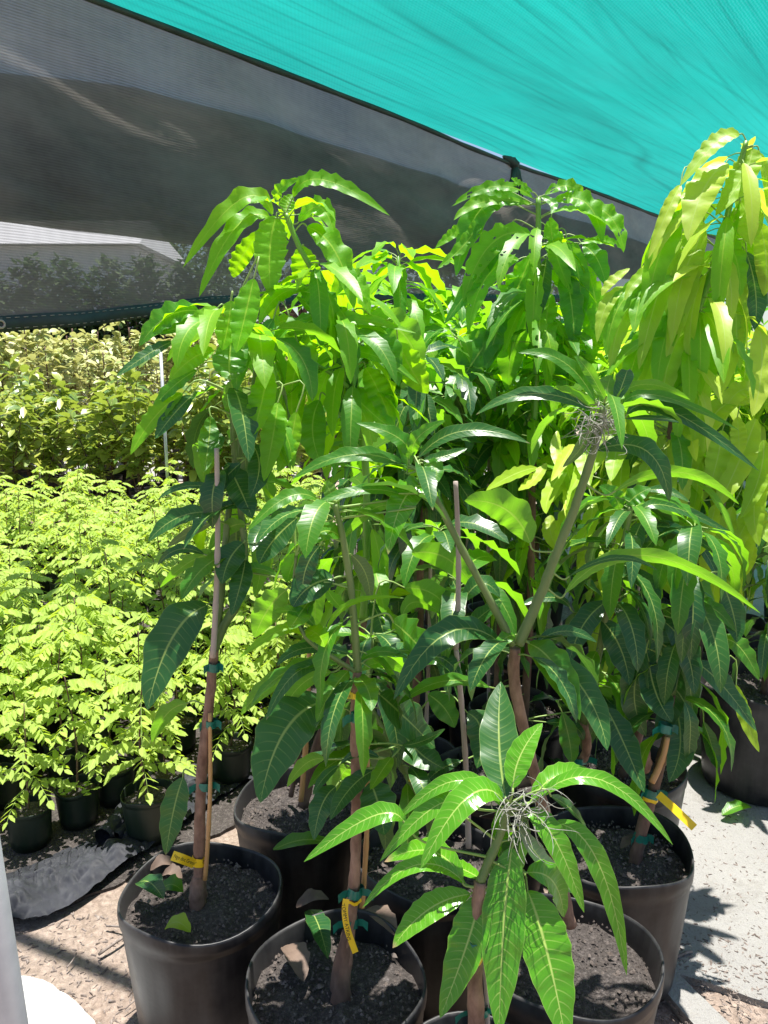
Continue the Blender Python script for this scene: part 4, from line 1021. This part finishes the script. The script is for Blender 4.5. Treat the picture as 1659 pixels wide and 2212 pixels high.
# --- plant 9: yellowing drooping tree at right
r9 = mango('potted_mango_tree', 'tall mango tree at the right edge with limp yellow-green leaves hanging from its leaning stem', (.76, 2.27), 33)
y9 = 2.25
A9 = [Vector((.76, 2.27, .33)), W(1400, 1500, y9), W(1420, 1150, y9), W(1462, 860, y9), W(1500, 700, y9), W(1545, 560, y9), W(1580, 430, y9), W(1612, 305, y9)]
stem_part(r9, 'trunk', A9[:4], .016, .012, 'barkdark', 10); stem_part(r9, 'branch', A9[3:], .012, .007, 'stembright', 10)
hand_crown(r9, y9, '''
1597 290 1545 310 1470 402 45 l
1568 352 1520 410 1485 520 76 l -.1
1625 322 1605 380 1545 467 60 l -.05
1482 415 1445 450 1424 497 28 l
1476 455 1425 550 1392 692 54 b
1520 530 1478 590 1450 748 54 l -.08
1600 435 1618 480 1618 528 60 l -.06
1596 440 1560 560 1548 662 36 b
1640 330 1655 380 1657 450 20 l
1612 545 1632 630 1630 712 46 d
1430 605 1345 650 1310 772 44 b
1640 480 1655 560 1650 640 50 l
1470 400 1440 460 1400 560 30 l
1520 480 1480 620 1440 780 52 l
1560 500 1590 560 1600 640 40 b
1450 700 1415 780 1400 880 50 l
1500 700 1490 800 1460 900 52 b
1540 640 1530 740 1540 840 50 b
1590 640 1580 740 1560 850 48 l
1640 700 1645 800 1625 900 56 l
1360 580 1320 610 1300 640 24 l
1440 560 1380 600 1350 650 26 l
1480 760 1450 840 1420 900 40 m
1400 700 1370 780 1350 860 44 b
1633 905 1595 1000 1548 1098 62 l -.1
1582 1095 1562 1165 1535 1245 42 l -.1
1547 1250 1532 1320 1512 1378 34 l -.1
1640 848 1590 850 1550 928 44 l
1655 1060 1612 1130 1575 1208 40 l
1650 950 1640 1030 1600 1120 44 l
1640 860 1600 870 1570 880 20 l
1530 940 1500 980 1480 1050 40 l
1470 960 1500 1010 1560 1030 40 l
1420 930 1440 990 1480 1010 34 l
1560 930 1550 990 1530 1060 50 l
1291 1176 1250 1162 1214 1176 26 l -.3
1290 1180 1265 1210 1252 1238 20 l -.3
1300 1190 1302 1240 1308 1307 26 l -.3
1318 1185 1332 1205 1342 1226 24 l -.3
1390 1155 1410 1220 1484 1309 45 l -.2
1240 960 1220 990 1190 1040 30 l -.2
1340 920 1330 980 1320 1040 44 l -.2
1180 1000 1150 1040 1120 1060 30 l -.2
1380 1060 1430 1080 1500 1100 30 l -.2
1215 1003 1203 1048 1179 1094 38 l -0.10
1511 1067 1495 1117 1480 1167 27 l -0.07
1619 1160 1615 1206 1600 1253 35 l -0.09
1486 1092 1479 1155 1480 1219 31 l -0.22
1630 1071 1639 1122 1658 1172 38 l -0.09
1546 1089 1532 1144 1511 1199 37 l -0.23
1346 978 1341 1037 1338 1096 39 l -0.20
1240 1052 1239 1102 1224 1152 29 l -0.14
1488 901 1495 949 1504 997 27 l -0.18
1304 928 1322 993 1339 1057 35 l -0.07
1262 1122 1264 1189 1245 1257 33 l -0.09
1237 1013 1241 1058 1224 1102 29 l -0.24
1232 1084 1219 1137 1209 1189 39 l -0.16
1204 931 1201 977 1213 1023 24 l -0.15
1439 945 1443 1004 1459 1062 39 l -0.15
1292 927 1290 982 1265 1037 37 l -0.15
1253 970 1252 1018 1228 1065 26 l -0.23
1574 1226 1585 1280 1603 1334 36 l -0.11
1213 964 1231 1034 1251 1105 29 l -0.12
1588 1165 1594 1223 1597 1282 28 l -0.07
1483 1219 1480 1293 1496 1367 38 l -0.22
1593 901 1596 947 1598 992 35 l -0.07
1190 1113 1190 1154 1211 1194 36 l -0.10
1571 1187 1571 1234 1580 1281 38 l -0.10
1321 925 1322 966 1323 1007 37 l -0.13
1280 1081 1270 1139 1229 1197 37 l -0.22
1540 1155 1532 1206 1513 1257 39 l -0.22
1345 1105 1347 1163 1333 1221 36 l -0.23
1506 985 1506 1055 1490 1124 26 l -0.08
1227 1023 1233 1075 1225 1127 35 l -0.24
1326 1022 1317 1087 1318 1152 27 l -0.09
1381 1127 1386 1188 1392 1250 29 l -0.08
1417 984 1427 1054 1443 1124 31 l -0.21
1537 1111 1521 1156 1502 1201 36 l -0.21
1470 520 1420 640 1380 800 50 l
1450 620 1400 740 1370 860 48 l
1500 600 1440 720 1420 850 46 b
1390 640 1340 700 1320 800 42 l
1480 700 1440 800 1430 920 48 l
1350 620 1310 660 1290 740 32 l
1530 760 1510 860 1500 960 48 l
1420 580 1385 640 1370 720 40 b
1600 560 1590 680 1600 800 46 l
1640 1100 1600 1200 1590 1290 46 l -.1
1600 860 1540 900 1520 980 50 l -.1
1490 900 1470 960 1490 1040 44 l -.15
1660 990 1630 1080 1640 1180 50 l -.1
1360 1000 1400 1040 1420 1100 40 l -.15
1230 1000 1190 1060 1180 1110 34 l -.3
1160 1010 1110 1025 1050 1060 32 l -.3
1455 1030 1450 1080 1480 1140 44 l -.1
1280 940 1265 985 1275 1050 48 l -.2
''', [A9], wave=.09, wv=.9, extra=lambda mb: (along(mb, A9, 74, (4, 4, 2, 4, 4), .26, .046, t0=.30, t1=.98, wave=.10, el=(-.8, .5), droop=(.7, 1.5)), along(mb, A9, 20, (0, 1), .25, .06, t0=.12, t1=.4)))

# --- plant 10: rosette right of the fork
r10 = mango('potted_mango_tree', 'mango tree with dark narrow leaves spreading right below the forked tree, in the shade', (.34, 2.22), 37)
y10 = 1.95
A10 = [Vector((.36, 2.2, .33)), W(1250, 1650, 2.08), W(1262, 1560, 2.02), W(1290, 1430, 1.98), W(1322, 1260, 1.95), W(1350, 1160, y10), W(1362, 1095, y10)]
stem_part(r10, 'trunk', A10[:3], .016, .012, 'bark', 10); stem_part(r10, 'branch', A10[2:], .011, .007, 'stem', 10)
tie_part(r10, W(1252, 1640, 2.07), ZUP, .02, .02)
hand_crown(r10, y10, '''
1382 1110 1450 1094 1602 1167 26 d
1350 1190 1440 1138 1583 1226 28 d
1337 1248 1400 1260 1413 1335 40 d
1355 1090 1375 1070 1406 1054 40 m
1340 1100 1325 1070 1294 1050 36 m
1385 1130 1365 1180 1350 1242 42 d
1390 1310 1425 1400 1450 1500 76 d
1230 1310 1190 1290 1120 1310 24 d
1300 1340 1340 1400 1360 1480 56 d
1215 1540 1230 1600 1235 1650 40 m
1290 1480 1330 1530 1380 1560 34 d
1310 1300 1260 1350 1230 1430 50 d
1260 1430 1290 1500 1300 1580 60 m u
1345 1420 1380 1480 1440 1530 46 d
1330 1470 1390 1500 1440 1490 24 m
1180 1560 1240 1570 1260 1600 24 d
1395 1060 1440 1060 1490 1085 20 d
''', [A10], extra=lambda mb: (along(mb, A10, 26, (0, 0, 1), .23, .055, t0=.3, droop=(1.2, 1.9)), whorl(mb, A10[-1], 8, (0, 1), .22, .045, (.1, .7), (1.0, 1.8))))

# ------------------------------------------------------------------ mango thicket behind (copies)
def bg_mango(seed, h, tone, tone2, label):
    global RN
    RN = random.Random(seed)
    root = empty('potted_mango_tree', (0, 0, 0)); tag(root, label, 'potted tree', 'mango trees crowded behind the front rows')
    add_pot(root, .185, .36, seed, fine=False)
    P = [Vector((0, 0, .3)), Vector((RN.uniform(-.04, .04), RN.uniform(-.04, .04), .8)), Vector((RN.uniform(-.07, .07), RN.uniform(-.07, .07), 1.3)), Vector((RN.uniform(-.1, .1), RN.uniform(-.1, .1), h))]
    stem_part(root, 'trunk', P[:3], .015, .010, 'barkdark', 8)
    stem_part(root, 'branch', P[2:], .009, .005, 'stembright', 8)
    stake_part(root, (.05, 0, .3), (.07, .02, h * .8), .007, 'bamboogrey', 4)
    mb = MB()
    sub = [[P[2], P[2] + Vector((math.cos(a) * .12, math.sin(a) * .12, .22)), P[2] + Vector((math.cos(a) * .18, math.sin(a) * .18, .22 + RN.uniform(.05, .3)))] for a in (seed, seed + 2.3, seed + 4.1)]
    for s_ in sub: tube(mb, spline(s_, 4), [.006] * 9, 5, 3)
    along(mb, P, 52, tone2, .24, .058, t0=.25, t1=.8, detail=False, st=8, droop=(1.1, 1.9))
    along(mb, P, 74, tone, .23, .048, t0=.60, t1=1, detail=False, st=10, droop=(.6, 1.5), wave=.12, el=(-.4, .6))
    for s_ in sub: along(mb, s_, 20, tone, .2, .05, t0=.3, detail=False, st=10, droop=(.6, 1.5), wave=.12); whorl(mb, s_[-1], 7, tone, .18, .045, detail=False, st=9, droop=(.9, 1.7), wave=.12)
    whorl(mb, P[-1], 6, tone, .17, .042, (.1, .8), detail=False, st=9, wave=.13)
    mb.build('crown', CM, root, origin=(0, 0, 0))
    return root
LB = 'green potted mango tree crowded in the thicket behind the front row'
LY = 'yellow-leaved potted mango tree crowded in the thicket at the right edge'
protos = [bg_mango(101, 1.92, (2, 2, 1), (0, 1), LB), bg_mango(102, 1.78, (2, 1, 1), (0, 0, 1), LB), bg_mango(103, 1.88, (1, 2), (0, 1), LB), bg_mango(104, 1.85, (4, 4, 2), (4, 1, 0, 4), LY), bg_mango(105, 1.35, (0, 0, 1), (0, 0), LB)]
used = set()
def put(i, x, y, rz, s=1.0):
    o = protos[i] if i not in used else copy_tree(protos[i]); used.add(i)
    o.location = (x, y, 0); o.rotation_euler = (0, 0, rz); o.scale = (s, s, s); return o
RNB = random.Random(5)
spots = [(0, .02, 2.72), (1, .30, 3.05), (2, -.10, 3.35), (4, .08, 2.32), (1, 1.00, 3.14), (0, .66, 3.30), (3, .88, 2.68), (2, 1.80, 3.30), (3, 1.42, 3.32), (1, .22, 3.75), (2, .62, 3.95), (0, 1.05, 3.65), (3, 1.75, 3.75), (1, 1.45, 4.1), (0, .0, 4.35), (2, .45, 4.6), (1, .95, 4.7), (0, 1.9, 4.5), (2, 2.3, 4.1), (1, 1.45, 5.1), (0, .25, 5.3), (2, 2.1, 5.2), (3, 2.05, 2.9), (0, 2.6, 4.6), (1, 3.1, 5.2), (2, 3.0, 4.1), (0, 2.5, 3.55), (1, .42, 2.72)]
for i, x, y in spots:
    put(i, x, y, RNB.uniform(0, 6.28), RNB.uniform(.93, 1.06))
RN = random.Random(77)
# big black pot at the right edge
rp = empty('potted_mango_tree', (1.46, 2.80, 0)); tag(rp, 'low mango tree in the wide black pot at the far right edge', 'potted tree', 'potted mango trees')
add_pot(rp, .235, .42, 44)
PT = [Vector((1.46, 2.80, .37)), Vector((1.45, 2.78, .7)), Vector((1.42, 2.76, 1.1))]
stem_part(rp, 'trunk', PT, .014, .009, 'barkdark')
mb = MB(); along(mb, PT, 34, (0, 1, 0), .22, .05, t0=.3, droop=(1.1, 1.9)); whorl(mb, PT[-1], 8, (0, 1), .22, .05)
mb.build('crown', CM, rp, origin=rp.location)
# ------------------------------------------------------------------ fallen leaves lying on the pots
def fallen(u, v, z, az, L, wd, mat, label, tilt=.04):
    z = max(z, .350) if z > .1 else z; p = G(u, v, z + .012); mb = MB(); d = Vector((math.cos(az), math.sin(az), tilt)); pts = [p + d * (L * t) + ZUP * (.02 * math.sin(math.pi * t)) for t in [i / 8 for i in range(9)]]
    leaf(mb, pts, wd, Vector((.1, -.15, 1)), 0, .05, 3, 13, fold=.22); o = mb.build('fallen_leaf', M[mat], None, origin=p); tag(o, label, 'fallen leaf', 'fallen leaves on the potting soil')
fallen(300, 1905, .365, -.7, .105, .055, 'dark', 'green fallen leaf curled over the left rim of the leftmost big pot')
fallen(345, 1925, .345, -.1, .06, .05, 'mid', 'small olive fallen leaf beside the green one in the leftmost big pot')
fallen(358, 2003, .350, -.30, .065, .045, 'lime', 'pale yellow-green fallen leaf at the front rim of the leftmost big pot')
fallen(670, 1965, .345, -1.25, .17, .05, 'dark', 'long dark green fallen leaf on the shaded soil of the middle front pot')
fallen(625, 2040, .34, -1.2, .12, .055, 'litter', 'brown dead leaf at the left side of the middle front pot')
fallen(640, 1960, .34, .3, .08, .035, 'litter', 'curled brown dead leaf near the back of the middle front pot')
fallen(790, 1965, .34, -.9, .12, .05, 'litter', 'grey-brown dead leaf right of the trunk in the middle front pot')
fallen(325, 1880, .345, .3, .06, .035, 'litter', 'reddish brown dead leaf at the back left of the leftmost big pot')
fallen(350, 1893, .348, -.2, .055, .035, 'litter', 'tan dead leaf scrap left of the trunk in the leftmost big pot')
fallen(1340, 1832, .35, .2, .06, .03, 'litter', 'orange-brown dead leaf left of the leaning trunk in the right front pot')
fallen(1560, 1760, .02, .3, .13, .05, 'mid', 'green fallen leaf on the shaded pale concrete at the right')
fallen(590, 1835, .345, .1, .16, .05, 'mid', 'green leaf lying on the soil of the pot behind the two left pots')

# ------------------------------------------------------------------ galvanised post at the left edge
pt = W(-26, 1895, 1.0); pp = W(24, 2212, 1.0); dv = (pt - pp) / (pt.z - pp.z); pb = pp - dv * pp.z; px0, py0 = pb.x, pb.y
gp = empty('metal_post', (px0, py0, 0)); tag(gp, 'slanting grey galvanised metal post at the bottom left edge of the view', 'post')
mb = MB(); tube(mb, [pb, pb + dv * .6, pb + dv * 2.2], .023, 20); mb.build('tube', M['metal'], gp, origin=gp.location)
mb = MB(); tube(mb, [pb + dv * 2.2, pb + dv * 2.225], .026, 20); mb.build('end_cap', M['metal'], gp, origin=gp.location)

a_ = G(25, 2010) + SUNV * (3.36 / SUNV.z); b_ = G(270, 2110) + SUNV * (3.36 / SUNV.z); d_ = (b_ - a_).normalized()
mb = MB(); tube(mb, [a_ - d_ * 1.2, a_, b_, b_ + d_ * 3.0], .024, 14)
op = mb.build('roof_pipe', M['metal'], None, origin=a_); tag(op, 'straight grey roof pipe running overhead in front of the teal cloth', 'pipe')

# ------------------------------------------------------------------ feather-leaved seedlings
M['feather'] = leafmat('seedling_leaf', (.12, .27, .03), (.38, .50, .08), (.30, .42, .07), (.52, .62, .14), nv=6, transl=.36, tcol=(.66, .86, .06), rough=.42, veinf=.2, objvar=True)
M['bushleaf'] = leafmat('bush_leaf', (.09, .19, .035), (.50, .52, .08), (.26, .32, .08), (.40, .46, .14), nv=7, transl=.28, tcol=(.45, .58, .06), rough=.32, veinf=.3)
M['palel'] = leafmat('far_leaf', (.26, .36, .09), (.66, .60, .28), (.42, .44, .18), (.52, .54, .26), nv=6, transl=.25, tcol=(.7, .7, .22), rough=.45, veinf=.2)
def leaflet(mb, p, d, nrm, L, wd, r):
    s = d.cross(nrm)
    if s.length < 1e-4: return
    s.normalize(); u = s.cross(d)
    v = [p, p + d * L * .22 + s * wd * .42 + u * L * .05, p + d * L * .22 - s * wd * .42 + u * L * .05, p + d * L * .58 + s * wd * .40 + u * L * .04, p + d * L * .58 - s * wd * .40 + u * L * .04, p + d * L, p + d * L * .22, p + d * L * .58]
    uv = [(0, .5), (.22, .92), (.22, .08), (.58, .9), (.58, .1), (1, .5), (.22, .5), (.58, .5)]
    mb.add(v, [(0, 6, 1), (0, 2, 6), (1, 6, 7, 3), (6, 2, 4, 7), (3, 7, 5), (7, 4, 5)], uv, 0, r)
def seedling(seed, h):
    q = random.Random(seed); root = empty('potted_seedling', (0, 0, 0))
    p, s, c = pot_meshes(.080, .155, seed, ribs=False, ns=24, soilz=.018, fine=False)
    p.build('pot', M['potgreen'], root, origin=(0, 0, 0)); s.build('soil', M['soil'], root, origin=(0, 0, 0))
    P = spline([Vector((0, 0, .13)), Vector((q.uniform(-.02, .02), q.uniform(-.02, .02), h * .55)), Vector((q.uniform(-.05, .05), q.uniform(-.05, .05), h))], 6)
    ms = MB(); tube(ms, P, [lerp(.0045, .0018, i / 12) for i in range(13)], 6); ms.build('stem', M['barkdark'], root, origin=(0, 0, 0))
    mb = MB()
    for k in range(15):
        t = .32 + .68 * k / 14; x = t * 12; i = min(int(x), 11); b = P[i].lerp(P[i + 1], x - i)
        az = k * 2.4 + q.uniform(-.4, .4); el = q.uniform(.0, .45) + .5 * max(0, t - .85) * 4; L = q.uniform(.12, .19) * (1 if t < .85 else .7); R0 = q.random()
        d = Vector((math.cos(az) * math.cos(el), math.sin(az) * math.cos(el), math.sin(el))); pts = [b]; e = el
        nl = q.choice((5, 6, 6)); rr = []
        for j in range(nl + 1):
            e -= .16; dd = Vector((math.cos(az) * math.cos(e), math.sin(az) * math.cos(e), math.sin(e))); pts.append(pts[-1] + dd * L / (nl + 1))
        tube(mb, pts, .0009, 3, 1, cap=False)
        side = Vector((-math.sin(az), math.cos(az), 0))
        for j in range(1, nl + 2):
            for sg in ((-1, 1) if j <= nl else (0,)):
                rad_ = Vector((math.cos(az), math.sin(az), 0))
                dr = (side * sg * q.uniform(.5, .8) + rad_ * .35 - ZUP * q.uniform(.25, .75)).normalized() if sg else (rad_ - ZUP * .5).normalized()
                nm = (ZUP * .8 + side * sg * .7 + Vector((q.uniform(-.3, .3), q.uniform(-.3, .3), 0))).normalized()
                l = q.uniform(.036, .050) * (1 - .25 * abs(j / (nl + 1) - .6)); leaflet(mb, pts[j], dr, nm, l, l * .62, min(1, max(0, R0 * .6 + q.random() * .4)))
    mb.build('foliage', [M['feather'], M['petiole']], root, origin=(0, 0, 0)); return root
sp = [seedling(201 + k, h) for k, h in enumerate((.52, .60, .56, .64))]
GS = 'potted feather-leaved seedlings in the left bed'
su = set()
def put_seed(i, x, y, label, s=1):
    o = sp[i] if i not in su else copy_tree(sp[i]); su.add(i); o.location = (x, y, 0); o.rotation_euler = (0, 0, RNB.uniform(0, 6.28)); o.scale = (s, s, s); tag(o, label, 'potted seedling', GS); return o
front = [(60, 1735, 'first front-row seedling from the left, its small pot nearest the weed mat corner'),
         (165, 1692, 'second front-row seedling from the left, its small pot topped with fallen yellow leaflets'),
         (245, 1648, 'third front-row seedling from the left, thin bare stem above the weed mat'),
         (312, 1590, 'fourth front-row seedling from the left, dark shaded pot by the weed mat'),
         (385, 1548, 'fifth front-row seedling, in the dark pot just left of the thick tied mango trunk')]
fx = []
for k, (u, v, lb) in enumerate(front):
    p = G(u, v, .155); fx.append((p.x, p.y)); put_seed(k % 4, p.x, p.y, lb, .95)
LS = 'pale green feather-leaved potted seedling in the bed behind its front row'
row = 0; y = 2.45; cnt = 0
while y < 7.2:
    x = -.62 * y - .1 + (row % 2) * .10
    while x < -.06 * y - .12 and x < -.05:
        jx, jy = x + RNB.uniform(-.03, .03), y + RNB.uniform(-.03, .03)
        if all((jx - a) ** 2 + (jy - b) ** 2 > .16 ** 2 for a, b in fx):
            # keep clear of the mat and the big pots: the bed's front edge runs up to the right
            lim = 2.12 + 1.05 * (jx + .95) if jx > -1.3 else 2.2
            if RNB.random() > .10 and jy > lim + .18 and not (jx > -.42 and jy < 2.75):
                put_seed(RNB.randrange(4), jx, jy, LS, RNB.uniform(.78, 1.18)); cnt += 1
        x += .205 if y < 4.5 else .245
    y += .19 if y < 4.5 else .25; row += 1
print('seedlings', cnt)
for k, (u, v) in enumerate(((150, 1690), (190, 1700), (175, 1705), (140, 1700), (160, 1712))):
    pass
mb = MB(); q = random.Random(3)
for k in range(14):
    p = G(165 + q.uniform(-38, 38), 1705 + q.uniform(-12, 12), .148); leaflet(mb, p, Vector((q.uniform(-1, 1), q.uniform(-1, 1), .15)).normalized(), ZUP, .03, .02, q.random())
tag(mb.build('fallen_leaflets', M['feather'], None, origin=G(165, 1705, .148)), 'yellow-green fallen leaflets on the soil of the second small pot', 'leaflets', kind='stuff')
# dark earth under the bed
tag(ground_patch('bed_soil', [(-6, 2.0), (-1.3, 2.02), (-.95, 2.10), (-.5, 2.55), (-.1, 3.0), (-.1, 7.6), (-6, 7.6)], .003, M['soil'], .05, .006, .02), kind='structure')

# ------------------------------------------------------------------ broad-leaved bushes further back
def bush(seed, h, mat, n, ll=.085, name='potted_bush'):
    q = random.Random(seed); root = empty(name, (0, 0, 0))
    p, s, c = pot_meshes(.15, .28, seed, ribs=False, ns=20, soilz=.03, fine=False); p.build('pot', M['pot'], root, origin=(0, 0, 0)); s.build('soil', M['soil'], root, origin=(0, 0, 0))
    ms = MB(); mb = MB()
    for k in range(5):
        a = q.uniform(0, 6.28); P = spline([Vector((0, 0, .25)), Vector((math.cos(a) * .12, math.sin(a) * .12, h * .6)), Vector((math.cos(a) * .24, math.sin(a) * .24, h * q.uniform(.8, 1.05)))], 5)
        tube(ms, P, [lerp(.007, .002, i / 10) for i in range(11)], 5)
        for j in range(n // 5):
            x = q.uniform(.25, 1) * 10; i = min(int(x), 9); b = P[i].lerp(P[i + 1], x - i); az = q.uniform(0, 6.28); e = q.uniform(-.5, .9)
            d = Vector((math.cos(az) * math.cos(e), math.sin(az) * math.cos(e), math.sin(e))); l = ll * q.uniform(.6, 1.25)
            pts = [b + d * (.015 + l * t) - ZUP * (l * .25 * t * t) for t in (0, .33, .66, 1)]
            leaf(mb, pts, l * q.uniform(.42, .58), (ZUP + Vector((q.uniform(-.6, .6), q.uniform(-.9, .3), 0))).normalized(), 0, .06, 2, 6, r=q.random() ** 1.3, detail=False)
    ms.build('stem', M['barkdark'], root, origin=(0, 0, 0)); mb.build('foliage', M[mat], root, origin=(0, 0, 0)); return root
RN = random.Random(9)
bp = [bush(301, 1.35, 'bushleaf', 190, .16), bush(302, 1.2, 'bushleaf', 180, .15), bush(303, 1.5, 'bushleaf', 200, .165)]
bu = set(); yy = 7.7
while yy < 10.2:
    x = -.62 * yy
    while x < -.08 * yy:
        i = RNB.randrange(3); o = bp[i] if i not in bu else copy_tree(bp[i]); bu.add(i)
        o.location = (x + RNB.uniform(-.1, .1), yy + RNB.uniform(-.1, .1), 0); o.rotation_euler = (0, 0, RNB.uniform(0, 6.28)); s_ = RNB.uniform(.85, 1.1); o.scale = (s_, s_, s_)
        tag(o, 'broad-leaved potted bush with dark and yellow-green leaves beyond the feather-leaved seedlings', 'potted bush', 'broad-leaved bushes beyond the seedlings'); x += .48
    yy += .52
fp = [bush(311, 2.0, 'palel', 260, .15), bush(312, 2.2, 'palel', 260, .16)]
for r_ in fp:
    stake_part(r_, (.04, 0, .2), (.05, .02, 2.0), .012, 'barkdark', 3, 'stake')
fu = set(); yy = 11.0
while yy < 17:
    x = -.62 * yy
    while x < -.05 * yy:
        i = RNB.randrange(2); o = fp[i] if i not in fu else copy_tree(fp[i]); fu.add(i)
        o.location = (x + RNB.uniform(-.15, .15), yy + RNB.uniform(-.1, .1), 0); o.rotation_euler = (0, 0, RNB.uniform(0, 6.28)); s_ = RNB.uniform(.7, 1.1); o.scale = (s_, s_, s_)
        tag(o, 'pale dry-looking staked plant in the far bright rows under the net hem', 'staked plant', 'staked plants in the far rows'); x += RNB.uniform(.45, .9)
    yy += .8
tag(ground_patch('gravel_yard', [(-14, 10.6), (3, 10.6), (6, 30), (-22, 30)], .004, M['conc'], .4, .004, .1), kind='structure')
# metal T-posts
for u, y_ in ((347, 6.9), (488, 9.5)):
    a = W(u, 760, y_); o = empty('stake_post', (a.x, y_, 0)); tag(o, 'dark steel stake standing among the bushes, %s' % ('nearer one, left of the tall bright mango crown' if y_ < 8 else 'farther one, behind the mango leaves'), 'stake')
    mb = MB(); tube(mb, [Vector((a.x, y_, 0)), Vector((a.x, y_, 1.72))], .014, 6); mb.build('shaft', M['metal'], o, origin=o.location)
    mb = MB(); tube(mb, [Vector((a.x, y_, 1.72)), Vector((a.x, y_, 1.735))], .02, 6); mb.build('cap', M['metal'], o, origin=o.location)

# ------------------------------------------------------------------ beyond the net: white building, hedge, trees
def box(mb, x0, x1, y0, y1, z0, z1, mat=0):
    v = [(x0, y0, z0), (x1, y0, z0), (x1, y1, z0), (x0, y1, z0), (x0, y0, z1), (x1, y0, z1), (x1, y1, z1), (x0, y1, z1)]
    mb.add(v, [(3, 2, 1, 0), (4, 5, 6, 7), (0, 1, 5, 4), (1, 2, 6, 5), (2, 3, 7, 6), (3, 0, 4, 7)], None, mat)
M['white'] = plain('white_paint', (.86, .85, .88), .6, (.90, .89, .92), 3)
M['darkwin'] = plain('dark_glass', (.02, .022, .026), .15)
bl = empty('white_building', (-8.4, 22, 0)); tag(bl, 'long white building seen dimly through the black net at the left', 'building')
L_ = bl.location
mb = MB(); box(mb, -16, -6.75, 22, 27, 0, 4.68); mb.build('wall', M['white'], bl, origin=L_, smooth=False)
mb = MB(); mb.add([(-16.4, 21.7, 4.7), (-6.5, 21.7, 4.7), (-6.5, 27.3, 4.7), (-16.4, 27.3, 4.7), (-16.0, 24.5, 5.75), (-7.0, 24.5, 5.75)], [(0, 1, 5, 4), (2, 3, 4, 5), (1, 2, 5), (3, 0, 4), (3, 2, 1, 0)]); mb.build('roof', M['white'], bl, origin=L_, smooth=False)
for x in (-14.5, -12.2, -9.6, -8.0):
    mb = MB(); box(mb, x, x + .9, 21.96, 21.99, 1.0, 2.1); mb.build('window', M['darkwin'], bl, origin=L_, smooth=False)
M['farleaf'] = leafmat('tree_leaf', (.030, .075, .020), (.07, .13, .035), (.08, .12, .04), (.10, .16, .05), nv=5, transl=.2, rough=.5, veinf=.1)
def tree(x, y, h, r, seed, label):
    q = random.Random(seed); root = empty('broadleaf_tree', (x, y, 0)); tag(root, label, 'tree', 'trees beyond the net')
    mt_ = MB(); mc = MB(); c0 = Vector((x, y, h * .42))
    tube(mt_, [Vector((x, y, 0)), Vector((x + .1, y, h * .25)), c0], [.28, .2, .15], 8)
    cl = []
    for k in range(11):
        a = q.uniform(0, 6.28); e = q.uniform(-.1, 1.3); c = c0 + Vector((math.cos(a) * math.cos(e) * r * .8, math.sin(a) * math.cos(e) * r * .8, math.sin(e) * h * .45)); cl.append(c)
        tube(mt_, [c0, c0.lerp(c, .5) + ZUP * .2, c], [.10, .06, .02], 5)
    for c in cl:
        for _ in range(420):
            d = Vector((q.gauss(0, 1), q.gauss(0, 1), q.gauss(0, .8))).normalized() * (r * .42 * q.uniform(.4, 1) ** .5); p = c + d
            leaflet(mc, p, Vector((q.uniform(-1, 1), q.uniform(-1, 1), q.uniform(-.8, .4))).normalized(), ZUP, .30, .17, q.random())
    mt_.build('trunk', M['barkdark'], root, origin=root.location); mc.build('crown', M['farleaf'], root, origin=root.location)
tree(-9.5, 30, 7.5, 3.8, 1, 'large tree standing behind the white building, leftmost through the net')
tree(-3.0, 29, 7, 4.0, 2, 'large tree right of the white building, dimly visible through the net')
tree(3.0, 30, 6.5, 3.6, 3, 'tree furthest right beyond the net, behind the mango thicket')
def hedge_bush(x, y, h, seed):
    q = random.Random(seed); mb = MB(); root = empty('hedge_shrub', (x, y, 0)); tag(root, 'dark green shrub in the row seen through the foot of the net', 'shrub', 'shrubs in the row beyond the net')
    for _ in range(1900):
        a = q.uniform(0, 6.28); e = q.uniform(0, 1.5); rr = q.uniform(.55, 1); p = Vector((x + math.cos(a) * math.cos(e) * rr * 1.0, y + math.sin(a) * math.cos(e) * rr * .8, .3 + (h - .3) * (.25 + .75 * math.sin(e)) * rr))
        leaflet(mb, p, Vector((q.uniform(-1, 1), q.uniform(-1, 1), q.uniform(-.6, .6))).normalized(), ZUP, .22, .13, q.random())
    ms = MB()
    for k in range(4): tube(ms, [Vector((x, y, 0)), Vector((x + q.uniform(-.5, .5), y + q.uniform(-.4, .4), h * .75))], [.03, .01], 5)
    ms.build('stem', M['barkdark'], root, origin=root.location); mb.build('foliage', M['farleaf'], root, origin=root.location)
for k in range(14): hedge_bush(-13 + k * .92 if k < 10 else -13 + 10 * .92 + (k - 9) * 1.5, 19 + .3 * (k % 2), (3.8, 3.8, 3.75, 3.8, 3.85, 4.1, 4.05, 4.1, 4.1, 4.0, 2.3, 2.4, 2.2, 2.5)[k], 400 + k)
